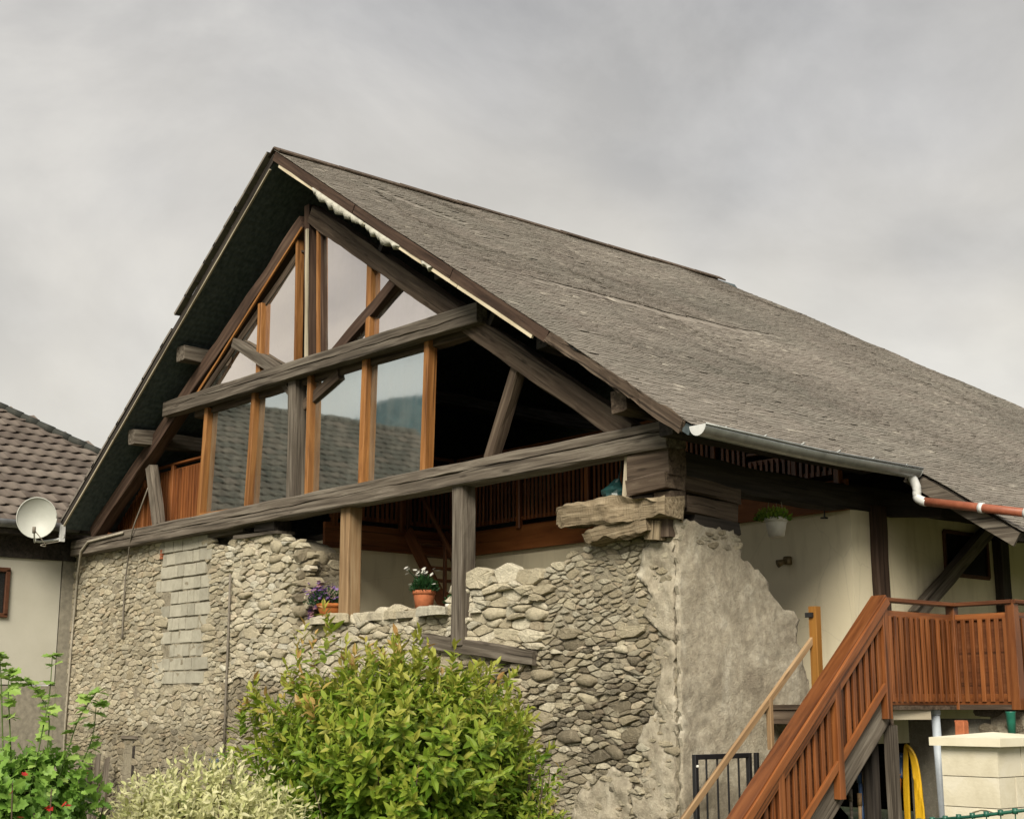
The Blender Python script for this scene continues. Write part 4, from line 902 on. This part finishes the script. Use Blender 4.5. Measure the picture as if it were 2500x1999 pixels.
# hoses, tools under the landing
hs = PY(2215, 1818, 2.3); hose = thing('yellow_hose', (hs.x, 2.3, .4), 'bundle of bright yellow hose hanging under the wooden landing', 'hose')
for i in range(7):
    o_ = i*.022; L_ = random.uniform(1.0, 1.25)
    tube('hose_loop', curve_pts([hs+Vector((-.06+o_*.4, -.02*i*.3, -L_)), hs+Vector((-.045+o_*.35, -.03, -.5)), hs+Vector((-.01+o_*.2, -.04, -.08)), hs+Vector((.03+o_*.2, -.05-.006*i, 0)), hs+Vector((.085+o_*.4, -.06, -.14)), hs+Vector((.11+o_*.55, -.06, -.5)), hs+Vector((.10+o_*.8, -.06, -L_))], 5), .015, 'yellow_hose', hose, 8)
h2 = hs+Vector((-.11, .03, -.05)); rl = thing('hose_reel', h2, 'dark blue hose reel behind the yellow hose with an orange hose', 'reel')
lathe('reel_drum', h2+Vector((0, 0, -.3)), [(.06, 0), (.08, .02), (.06, .05), (.06, .2), (.085, .23), (.05, .26), (.001, .27)], 'blue_plastic', rl, 16)
tube('orange_hose', curve_pts([h2+Vector((.0, -.05, -.25)), h2+Vector((-.01, -.08, -.6)), h2+Vector((.03, -.06, -1.1))], 6), .03, 'orange_hose', rl, 8)
yb0, yb1 = PX(2120, 1860, 1.35), PX(2140, 2010, 1.35); yb = thing('yellow_board', (yb1.x, yb1.y, GZ), 'narrow yellow board leaning under the stair', 'board'); bar('board_face', Vector((yb1.x, yb1.y-.02, yb1.z-.6)), yb0, .03, .085, 'yellow_hose', yb, up=Vector((0, 1, 0)))
bar('board_strap', yb0+(yb1-yb0)*.15+Vector((.02, -.05, 0)), yb0+(yb1-yb0)*.15+Vector((.02, .05, 0)), .012, .02, 'black_metal', yb)
for nm, lab, cat, p_, q_, wd, mt in (('blue_tool', 'dark blue tool handle leaning left of the yellow board', 'tool', (2098, 1880), (2112, 2010), .05, 'blue_plastic'), ('grey_pole', 'thin pale pole leaning beneath the stair stringer', 'pole', (2076, 1925), (2080, 2010), .035, 'wood_grey'), ('wooden_pole', 'tan wooden pole between blue tool and pale pole', 'pole', (2098, 1935), (2100, 2010), .04, 'wood_orange_pale')):
    a, b_ = PX(*p_, 1.3), PX(*q_, 1.3); t = thing(nm, (b_.x, b_.y, GZ), lab, cat); tube('shaft', [Vector((b_.x, b_.y, b_.z-.6)), a], wd*.45, mt, t, 8); tube('grip', [a-Vector((0, 0, .12)), a], wd*.6, mt, t, 8)
s0 = [PX(x, y, 1.4) for x, y in ((2015, 1999), (2035, 1962), (2062, 1992), (2070, 2060), (2000, 2060))]; sh_ = thing('grey_sheet', s0[0]-Vector((0, 0, .3)), 'folded pale grey sheet lying under the stair', 'sheet')
slab('sheet_fold', s0, (.0, .06, 0), 'sheet_grey', sh_); slab('sheet_fold', [p+Vector((.03, -.05, -.03)) for p in s0], (0, .03, 0), 'pvc_grey', sh_)

# ================================================================ NEIGHBOUR HOUSE
XN = -15.0; XE = -14.55; ZE = PX(50, 1280, XE).z; PIT = rad(34); HW = 6.2
nb = thing('neighbour_house', (-20, -7, GZ), 'pale rendered house with brown wavy tiled hip roof left of the barn', 'house')
sN = Vector((-math.cos(PIT), 0, math.sin(PIT))); nN = Vector((math.sin(PIT), 0, math.cos(PIT)))
box('wall', (XN-9.5, -16.6, 2.0), (XN, -.26, ZE-.1), 'neighbour_wall', nb); box('wall_base', (XN-9.5, -16.62, GZ), (XN+.02, -.24, 1.98), 'grey_base', nb)
box('corner_strip', (XN-.3, -.238, GZ), (XN+.015, .3, ZE-.1), 'grey_base', nb)
box('eave_soffit', (XN, -16.8, ZE-.16), (XE-.02, .3, ZE-.10), 'wood_black', nb); box('eave_shade_band', (XN+.003, -16.6, ZE-.55), (XN+.05, .28, ZE-.125), 'wood_black', nb)  # dark band on the wall top imitates the shade under the eave
nw0, nw1 = PX(-160, 1380, XN+.02), PX(16, 1502, XN+.02); wn = put('window', None, Matrix.Translation(nw1), nb)
box('pane', (XN-.05, nw0.y, nw1.z), (XN+.012, nw1.y, nw0.z), 'dark_glass', wn)
for a, b_ in (((XN+.02, nw1.y-.03, nw1.z), (XN+.02, nw1.y-.03, nw0.z)), ((XN+.02, nw0.y, nw1.z), (XN+.02, nw1.y, nw1.z)), ((XN+.02, nw0.y, nw0.z), (XN+.02, nw1.y, nw0.z))): bar('frame', a, b_, .08, .08, 'frame_brown', wn, up=Vector((1, 0, 0)))
H0 = PPL(225, 1104, Vector((XE, 0, ZE)), nN); H1 = PPL(0, 999, Vector((XE, 0, ZE)), nN)
def sN_of(p): return (p-Vector((XE, p.y, ZE))).dot(sN)
SL = HW/math.cos(PIT); s0_, s1_ = sN_of(H0), sN_of(H1)
def yhi(s): return H0.y+(s-s0_)*(H1.y-H0.y)/(s1_-s0_)
YN0 = -16.8
def ylo(s): return YN0+s*.62
def TP(s, y, h): return Vector((XE, y, ZE))+sN*s+nN*h
v = [TP(0, YN0, 0), TP(0, yhi(0), 0), TP(SL, max(yhi(SL), ylo(SL)+.2), 0), TP(SL, ylo(SL), 0)]
rf = put('tiled_roof', None, Matrix.Translation((XN, -8, ZE)), nb)
slab('roof_base', v, -nN*.08, 'wood_black', rf)
for pts in ([v[1], v[2], Vector((2*v[2].x-v[1].x, v[1].y, v[1].z))], [v[0], Vector((2*v[3].x-v[0].x, v[0].y, v[0].z)), v[3]], [v[0]+Vector((-2*HW, 0, 0)), v[1]+Vector((-2*HW, 0, 0)), v[2], v[3]]): wput('roof_face', pts, [tuple(range(len(pts)))], 'tile', rf, tint=[.4]*len(pts))
TW, TE_ = .30, .335
def tile_mesh():
    n = 9; prof = [(TW*1.06*i/(n-1), .015*math.sin(2*math.pi*(i/(n-1))+.6)+.006) for i in range(n)]; V = []
    for s, h in ((-.01, .062), (-.01, .038), (TE_+.06, .012)):
        V += [(s, y, z+h-(.0 if s > 0 else 0)) for y, z in prof]
    F = [(i, i+1, n+i+1, n+i) for i in range(n-1)]+[(i, 2*n+i, 2*n+i+1, i+1) for i in range(n-1)]
    return V, F
tv, tf = tile_mesh(); tms = [mk('roof_tile', tv, tf, [t]*len(tv), True) for t in (.25, .4, .5, .62, .8)]
V, F, T, ind = [], [], [], 0
s = 0; r_ = 0
Mt = Matrix((sN, Vector((0, 1, 0)), nN)).transposed().to_4x4()
while s < SL-.1:
    y = ylo(s); 
    while y < max(yhi(s), ylo(s))-.02:
        P_ = TP(s, y, 0)
        if y > -2.3 and ind < 290: 
            M = Mt.copy(); M.translation = P_+nN*random.uniform(-.003, .005); put('roof_tile', random.choice(tms), M @ Matrix.Rotation(random.gauss(0, .012), 4, 'Z'), rf, 'tile'); ind += 1
        else:
            n = len(V); t = min(1, max(0, random.gauss(.06, .07)))
            V += [TP(s+a, y+b_, c) for a, b_, c in tv]; F += [tuple(i+n for i in q) for q in tf]; T += [t]*len(tv)
        y += TW
    s += TE_; r_ += 1
wput('far_roof_tiles', V, F, 'tile', rf, tint=T, kind='stuff', smooth=True)
k = 0; pA = TP(0, yhi(0), .05); pB = v[2]+nN*.05; Ln = (pB-pA).length
while k*.38 < Ln:
    A_ = pA+(pB-pA)*(k*.38/Ln); B_ = pA+(pB-pA)*min(1, (k*.38+.42)/Ln); tube('hip_tile', [A_, B_], [.10, .085], 'tile', rf, 8); k += 1
for k in range(int((v[2]-v[3]).length/.4)): A_ = v[3]+Vector((0, k*.4, .04)); tube('ridge_tile', [A_, A_+Vector((0, .43, 0))], [.12, .10], 'tile', rf, 8)
ggA, ggB = Vector((XE+.06, YN0, ZE+.0)), Vector((XE+.06, -.2, ZE+.0)); tube('gutter', [ggA, ggB], .075, 'zinc', nb, 10)
# satellite dish on the gap between the houses
dc = PX(90, 1264, -14.25); dish = thing('satellite_dish', dc-Vector((0, 0, .4)), 'round pale satellite dish bracketed at the foot of the barn roof', 'satellite dish')
dn = (CAM-dc+Vector((-1.5, -1.5, 1.5))).normalized(); rD = 48/3461*(dc-CAM).dot(FW)
M = frame(dc, dc+dn); v, f = [], []; n = 32; rings = 8
for i in range(rings+1):
    r_ = rD*i/rings
    for j in range(n): t = 2*math.pi*j/n; v.append((.14*(r_/rD)**2-.10, math.cos(t)*r_*.97, math.sin(t)*r_*1.03))
f = [(i*n+j, i*n+(j+1) % n, (i+1)*n+(j+1) % n, (i+1)*n+j) for i in range(rings) for j in range(n)]
put('reflector', mk('reflector', v, f, smooth=True), M, dish, 'dish')
tube('rim', [M @ Vector((.04, math.cos(t*math.pi/16)*rD*.97, math.sin(t*math.pi/16)*rD*1.03)) for t in range(33)], .010, 'dish', dish, 6)
arm0 = M @ Vector((-.02, 0, -rD*1.0)); tube('feed_arm', curve_pts([arm0, M @ Vector((.15, .0, -rD*1.25)), M @ Vector((.42, .0, -rD*.75))], 6), .014, 'dish', dish, 8)
lnb = M @ Vector((.44, 0, -rD*.66)); tube('receiver', [lnb+Vector((0, 0, -.06)), lnb+Vector((0, 0, .05))], .03, 'cable', dish, 10)
br = PX(152, 1300, -14.2); tube('bracket', curve_pts([M @ Vector((-.09, 0, -rD*.5)), M @ Vector((-.16, 0, -rD*1.15)), br+Vector((0, 0, -.1)), br], 6), .022, 'white_zinc', dish, 8); bar('bracket_plate', br+Vector((0, 0, -.16)), br+Vector((0, 0, .14)), .05, .10, 'white_zinc', dish)
tube('coax_cable', curve_pts([lnb, M @ Vector((.3, .2, -rD*1.4)), M @ Vector((0, .1, -rD*1.35)), br+Vector((0, 0, -.15))], 6), .008, 'cable_pale', dish, 6)
# planks leaning in the corner
for i, (a, b_, lab) in enumerate((((222, 1845), (215, 1975), 'weathered plank leaning at the wall foot, left of two others'), ((240, 1842), (228, 1980), 'weathered plank leaning between two planks at the wall foot'), ((262, 1850), (246, 1982), 'tilted weathered plank leaning nearest the small wall niche'))):
    P_, Q_ = PY(*a, -.16-.03*i), PY(*b_, -.42-.03*i); t = thing('plank', Q_, lab, 'plank', 'planks leaning on the wall'); beam('board', Q_-Vector((0, 0, .3)), P_, .03, .125, 'wood_grey', t, up=Vector((1, 0, 0)), rough=.006)
    bar('batten', Q_+Vector((-.06, -.03, .15)), Q_+Vector((.06, -.03, .15)), .02, .05, 'wood_grey', t)
rc = PY(185, 1880, -.5); rb = thing('barrel', rc-Vector((0, 0, .55)), 'grey wooden barrel with hoops half hidden behind the left shrub', 'barrel'); lathe('staves', rc-Vector((0, 0, .75)), [(.22, 0), (.26, .35), (.27, .5), (.24, .85), (.001, .85)], 'wood_grey', rb, 20); lathe('hoop', rc-Vector((0, 0, .3)), [(.272, 0), (.272, .04)], 'zinc', rb, 20); lathe('hoop', rc-Vector((0, 0, .06)), [(.262, 0), (.258, .04)], 'clay_brick', rb, 20)
bc = PY(527, 1865, -.25); bl = thing('bucket', bc-Vector((0, 0, .1)), 'small blue-grey bucket hung at the wall above the pale shrub', 'bucket'); lathe('bucket_body', bc-Vector((0, 0, .13)), [(.07, 0), (.10, .2), (.11, .21), (.095, .205), (.07, .02)], 'blue_grey', bl, 16); tube('handle', curve_pts([bc+Vector((-.1, 0, .07)), bc+Vector((0, -.03, .15)), bc+Vector((.1, 0, .07))], 5), .006, 'zinc', bl, 6)

# ================================================================ PLANTS
def leaf_tpl(w_=.42, fold=.18, curl=.12, lobed=False):
    """unit leaf along +x, y across, z up"""
    if lobed: o = [(0, 0), (.12, .32), (.30, .28), (.42, .58), (.58, .34), (.78, .42), (.80, .20), (1, 0)]
    else: o = [(0, 0), (.22, .5), (.5, .62), (.78, .36), (1, 0)]
    up_ = [(x, y*w_*(1 if lobed else .8), fold*y*w_-curl*x*x) for x, y in o]; lo = [(x, -y, z) for x, y, z in up_[1:-1]]
    mid = [(.35, 0, -curl*.12), (.7, 0, -curl*.5)]
    V = np.array(up_+lo+mid); nu = len(up_); L0_ = nu; m0, m1 = len(V)-2, len(V)-1; F = []
    def half(ch):
        k = len(ch)//2
        for a, b_ in zip(ch[:k], ch[1:k+1]): F.append((a, b_, m0))
        F.append((ch[k], m1, m0))
        for a, b_ in zip(ch[k:], ch[k+1:]): F.append((a, b_, m1))
    half(list(range(nu))); half([0]+[nu+i for i in range(len(lo))]+[nu-1]); return V, F
def place(tpl, P, D, Nn, S_):
    V, F = tpl; P, D, Nn = map(np.asarray, (P, D, Nn)); D = D/np.linalg.norm(D, axis=1)[:, None]
    Yv = np.cross(Nn, D); Yv /= np.linalg.norm(Yv, axis=1)[:, None]+1e-9; Zv = np.cross(D, Yv); S_ = np.asarray(S_)[:, None, None]
    W = P[:, None, :]+S_*(V[None, :, 0, None]*D[:, None, :]+V[None, :, 1, None]*Yv[:, None, :]+V[None, :, 2, None]*Zv[:, None, :])
    n = len(V); Fi = np.array(F)[None]+(np.arange(len(P))*n)[:, None, None]; return W.reshape(-1, 3), Fi.reshape(-1, 3), n
def foliage(name, tpl, P, D, Nn, S_, T, mat, parent, n_ind=0, leafname='leaf'):
    P, D, Nn, S_, T = map(np.asarray, (P, D, Nn, S_, T)); idx = np.arange(len(P))
    if n_ind:
        score = S_/(np.linalg.norm(P-np.array(CAM), axis=1)); order = np.argsort(-score*(.9+.2*rng.random(len(P)))); pick = order[:n_ind]; idx = order[n_ind:]
        tm = [mk(leafname, tpl[0], tpl[1], [t]*len(tpl[0])) for t in np.linspace(0, 1, 9)]
        for i in pick:
            d = Vector(D[i]).normalized(); y = Vector(Nn[i]).cross(d).normalized(); z = d.cross(y); M = (Matrix((d, y, z)).transposed()*float(S_[i])).to_4x4(); M.translation = Vector(P[i])
            put(leafname, tm[int(round(T[i]*8))], M, parent, mat)
    W, Fi, n = place(tpl, P[idx], D[idx], Nn[idx], S_[idx]); c = W.mean(0); c[2] = W[:, 2].min()
    me = mk(name, (W-c).tolist(), Fi.tolist(), np.repeat(T[idx], n)); put(name, me, Matrix.Translation(Vector(c)), parent, mat, kind='stuff')
def shrub(name, base, center, rad3, nshoots, per, size, mat, tpl, label, tipfun, up=.6, spread=.24, reach=.36, n_ind=60, low=-.5, extra=(), seed=1):
    r = np.random.default_rng(seed); t = thing(name, base, label, 'shrub'); base = np.array(base); center = np.array(center); rad3 = np.array(rad3)
    P, D, Nn, S_, T = [], [], [], [], []; tips = []
    while len(tips) < nshoots:
        d = r.normal(size=3); d /= np.linalg.norm(d)
        if d[2] < low: continue
        k = r.uniform(.25, 1)**.45; nz = 1+.22*noise.noise(Vector(d*2.3)+Vector((seed, 0, 0)))+.12*noise.noise(Vector(d*6)+Vector((seed, 3, 0)))
        tips.append((center+d*rad3*k*nz, d, k))
    for e_ in extra: tips.append((np.array(e_), np.array([0, 0, 1.]), 1.05))
    for tip, d, k in tips:
        g = d*np.array([1, 1, .5])+np.array([0, 0, up]); g /= np.linalg.norm(g); g += r.normal(size=3)*.18; g /= np.linalg.norm(g); L = reach*r.uniform(.6, 1.15)
        n_ = int(per*r.uniform(.7, 1.25)); ph = r.uniform(0, 6.28); a_ = np.cross(g, [.3, .9, .1]); a_ /= np.linalg.norm(a_); b2 = np.cross(g, a_)
        for i in range(n_):
            q = i/n_; th = ph+i*2.4; rdl = a_*math.cos(th)+b2*math.sin(th); op = 1.15-.75*q
            P.append(tip-g*L*(1-q)); dd = g*(1-.55*op)+rdl*op*.8+r.normal(size=3)*spread; D.append(dd); Nn.append(g+r.normal(size=3)*.25-rdl*.2); S_.append(size*r.uniform(.5, 1.25)*(1-.35*q)); T.append(tipfun(q, k, (tip-center)/rad3, r))
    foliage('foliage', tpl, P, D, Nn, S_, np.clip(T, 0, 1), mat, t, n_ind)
    nst = 26
    for i in range(nst):
        tip, d, k = tips[r.integers(len(tips))]; b0 = Vector(base)+Vector((r.uniform(-.12, .12), r.uniform(-.12, .12), 0)); mdl = b0.lerp(Vector(tip), .5)+Vector((0, 0, .12))
        tube('stem', curve_pts([b0, mdl, Vector(tip)], 4), [.014-.011*j/8 for j in range(9)], 'bark', t, 5)
    return t
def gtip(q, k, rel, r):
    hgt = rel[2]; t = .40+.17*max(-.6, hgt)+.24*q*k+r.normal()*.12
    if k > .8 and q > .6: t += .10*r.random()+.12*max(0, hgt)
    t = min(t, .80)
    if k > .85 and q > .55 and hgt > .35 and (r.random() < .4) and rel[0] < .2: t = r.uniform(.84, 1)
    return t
bc_ = PD(958, 1855, 9.5); bb = Vector((bc_.x, bc_.y, GZ))
ext = [PD(x, y, 9.45) for x, y in ((788, 1475), (800, 1500), (1022, 1530), (1010, 1548), (955, 1560), (770, 1540), (620, 1655), (690, 1640), (590, 1710), (560, 1790), (1270, 1680), (1240, 1650), (1170, 1615), (845, 1555), (870, 1580), (725, 1560), (745, 1520))]
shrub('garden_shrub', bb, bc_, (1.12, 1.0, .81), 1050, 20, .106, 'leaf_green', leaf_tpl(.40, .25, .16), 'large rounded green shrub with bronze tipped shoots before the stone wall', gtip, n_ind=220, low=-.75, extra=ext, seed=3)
c2 = PD(1275, 1960, 9.3); shrub('low_shrub', Vector((c2.x, c2.y, GZ)), c2, (.36, .36, .36), 150, 17, .07, 'leaf_green', leaf_tpl(.40, .25, .2), 'small bronze-green shrub at right of the large rounded shrub', lambda q, k, rel, r: .34+.25*q+r.normal()*.13+(.25 if r.random() < .15 else 0), n_ind=30, low=-.9, seed=8)
c3 = PD(500, 2035, 8.4)
shrub('pale_shrub', Vector((c3.x, c3.y, GZ)), c3, (.72, .70, .47), 680, 17, .068, 'leaf_cream', leaf_tpl(.40, .2, .25), 'low shrub with pale cream-yellow variegated leaves at the bottom edge', lambda q, k, rel, r: .50+.28*q*k+r.normal()*.17, n_ind=150, low=-.3, seed=5, extra=[PD(x, y, 8.4) for x, y in ((640, 1895), (690, 1900), (560, 1862), (480, 1870), (330, 1905), (250, 1950))])
c4 = PD(70, 1990, 7.4)
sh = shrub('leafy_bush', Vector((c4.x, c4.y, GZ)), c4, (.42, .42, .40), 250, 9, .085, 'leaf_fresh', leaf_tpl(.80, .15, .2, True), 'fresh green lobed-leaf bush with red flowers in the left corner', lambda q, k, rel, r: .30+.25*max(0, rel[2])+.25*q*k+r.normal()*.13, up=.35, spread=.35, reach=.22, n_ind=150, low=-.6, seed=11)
# tall loose stems of the leafy bush
P, D, Nn, S_, T = [], [], [], [], []
for k, pth in enumerate((((60, 2000), (100, 1800), (120, 1700), (128, 1600)), ((30, 1990), (25, 1800), (20, 1680), (28, 1640)), ((110, 1990), (160, 1850), (190, 1760), (235, 1690)), ((90, 1990), (120, 1780), (100, 1700), (60, 1660)), ((120, 2000), (190, 1880), (225, 1800), (235, 1720)), ((10, 1990), (5, 1750), (0, 1620), (-10, 1600)))):
    cp = curve_pts([PD(x, y, 7.35+.05*k) for x, y in pth], 6); tube('stem', cp, [.005-.003*i/len(cp) for i in range(len(cp))], 'green_stem', sh, 5)
    for i in range(4, len(cp)):
        if i % 2 == 0 or i == len(cp)-1:
            for j in range(4 if i < len(cp)-1 else 8):
                th = random.random()*6.28; P.append(cp[i]); D.append((math.cos(th), math.sin(th), random.uniform(-.3, .6))); Nn.append((random.gauss(0, .4), random.gauss(-.3, .4), 1)); S_.append(random.uniform(.04, .085)); T.append(min(1, max(0, random.gauss(.85, .15))))
foliage('stem_foliage', leaf_tpl(.85, .12, .2, True), P, D, Nn, S_, T, 'leaf_fresh', sh)
def blossom(name, pts, r0, mat, parent, npet=7):
    P, D, Nn, S_, T = [], [], [], [], []
    for c in pts:
        a0 = random.random()*6; nrm = Vector((random.gauss(0, .4), random.gauss(-.5, .4), 1)).normalized(); ax = nrm.cross(Vector((1, .2, 0))).normalized(); ay = nrm.cross(ax); tt = random.random()
        for j in range(npet): th = a0+2*math.pi*j/npet; P.append(Vector(c)); D.append(ax*math.cos(th)+ay*math.sin(th)+nrm*.25); Nn.append(nrm); S_.append(r0*random.uniform(.8, 1.1)); T.append(min(1, max(0, tt+random.uniform(-.1, .1))))
    foliage(name, leaf_tpl(.55, .1, .1), P, D, Nn, S_, T, mat, parent)
blossom('red_flowers', [PD(x, y, 7.05) for x, y in ((158, 1962), (165, 1966), (117, 1970), (122, 1975), (60, 1890), (28, 1935), (50, 1995))], .022, 'petal_red', sh)
# potted plants on the sill
def tuft(base, r_, h, n, sz, seed):
    r = np.random.default_rng(seed); P, D, Nn, S_, T = [], [], [], [], []
    for _ in range(n):
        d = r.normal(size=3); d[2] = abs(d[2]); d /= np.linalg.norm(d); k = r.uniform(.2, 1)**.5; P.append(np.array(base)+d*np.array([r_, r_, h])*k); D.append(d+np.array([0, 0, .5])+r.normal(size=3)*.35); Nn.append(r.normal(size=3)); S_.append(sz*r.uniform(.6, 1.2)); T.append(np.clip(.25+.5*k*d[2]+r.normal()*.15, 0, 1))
    return P, D, Nn, S_, T
def pot(c, r_, h, mat, parent, rim=.02):
    lathe('pot', c, [(r_*.72, 0), (r_*.97, h-.055), (r_*.97, h-.05), (r_*1.06, h-.05), (r_*1.06, h), (r_*.95, h), (r_*.9, h-.03), (.001, h-.03)], mat, parent, 28)
ps = PY(1035, 1492, .2); pc = Vector((ps.x, .2, 2.83)); dp = thing('daisy_pot', pc, 'terracotta pot of white daisies on the broken wall sill', 'flower pot'); pot(pc, .145, .27, 'terracotta', dp)
foliage('foliage', leaf_tpl(.25, .1, .2), *tuft(pc+Vector((0, 0, .25)), .17, .2, 900, .06, 4), 'leaf_dark', dp)
fl = [pc+Vector((random.gauss(-.06, .13), random.gauss(-.03, .06), .45+random.uniform(0, .13))) for _ in range(20)]+[pc+Vector((-.27, -.02, .36)), pc+Vector((-.23, 0, .33)), pc+Vector((.2, 0, .34))]
blossom('daisies', fl, .036, 'petal_white', dp, 9)
for i, p in enumerate(fl[:14]): tube('flower_stem', [pc+Vector((0, 0, .3)), p], .003, 'leaf_dark', dp, 4)
ps = PY(806, 1500, .1); pc = Vector((ps.x, .12, 2.84)); vp = thing('petunia_planter', pc, 'orange planter of purple and pink flowers beside the orange post', 'flower pot'); pot(pc, .20, .19, 'terracotta_orange', vp)
foliage('foliage', leaf_tpl(.4, .1, .2), *tuft(pc+Vector((-.05, -.05, .18)), .30, .22, 420, .05, 6), 'leaf_dark', vp)
fl = [pc+Vector((random.gauss(-.14, .17), -.12+random.gauss(0, .08), .33+random.gauss(0, .085))) for _ in range(110)]+[pc+Vector((-.36+random.gauss(0, .05), -.12, random.uniform(-.0, .26))) for _ in range(28)]
blossom('petunias', fl, .042, 'petal_purple', vp, 5)
ps = PY(1105, 1482, .25); pc = Vector((ps.x, .25, 2.83)); sp2 = thing('succulent_pot', pc, 'tiny pale pot with a dark plant next to the grey post', 'flower pot'); pot(pc, .09, .07, 'white_plastic', sp2); foliage('foliage', leaf_tpl(.4, .1, .2), *tuft(pc+Vector((0, 0, .06)), .11, .11, 160, .05, 9), 'leaf_dark', sp2)
hp = PY(1896, 1310, 1.9); hb_ = thing('hanging_pot', hp, 'white hanging flower pot with trailing green plant before the cream wall', 'flower pot'); pot(hp, .125, .22, 'white_plastic', hb_)
foliage('foliage', leaf_tpl(.5, .1, .2), *tuft(hp+Vector((-.02, -.02, .19)), .21, .13, 420, .05, 14), 'leaf_green', hb_)
ht = hp+Vector((0, 0, .75))
for t in (0, 2.1, 4.2): tube('hanger_wire', [hp+Vector((math.cos(t)*.125, math.sin(t)*.125, .21)), ht], .004, 'cable_pale', hb_, 5)
# teal crumpled thing hung by the pale upright
tcx = PY(1506, 1208, .12); tl = thing('teal_bag', tcx-Vector((0, 0, .15)), 'crumpled dark teal bag hanging left of the pale upright board', 'bag')
v, f = [], []; n = 12; m = 9
for i in range(m):
    q = i/(m-1); z = tcx.z-.16+.34*q; r_ = (.085+.055*math.sin(q*3.0))*(1-.65*max(0, q-.6)/.4)
    for j in range(n):
        t = 2*math.pi*j/n; rr = r_*(1+.35*noise.noise(Vector((math.cos(t)*1.6, math.sin(t)*1.6, q*4)))); v.append(Vector((tcx.x+math.cos(t)*rr-(.07*math.sin(q*2.6) if q > .3 else 0)+.05*q*q, tcx.y+math.sin(t)*rr*.8, z)))
f = [(i*n+j, i*n+(j+1) % n, (i+1)*n+(j+1) % n, (i+1)*n+j) for i in range(m-1) for j in range(n)]+[tuple(range(n))[::-1], tuple((m-1)*n+j for j in range(n))]
wput('bag_body', v, f, 'teal', tl); tube('bag_strap', curve_pts([tcx+Vector((.02, 0, .16)), tcx+Vector((.07, 0, .3)), tcx+Vector((.1, -.03, .42))], 4), .008, 'teal', tl, 6)
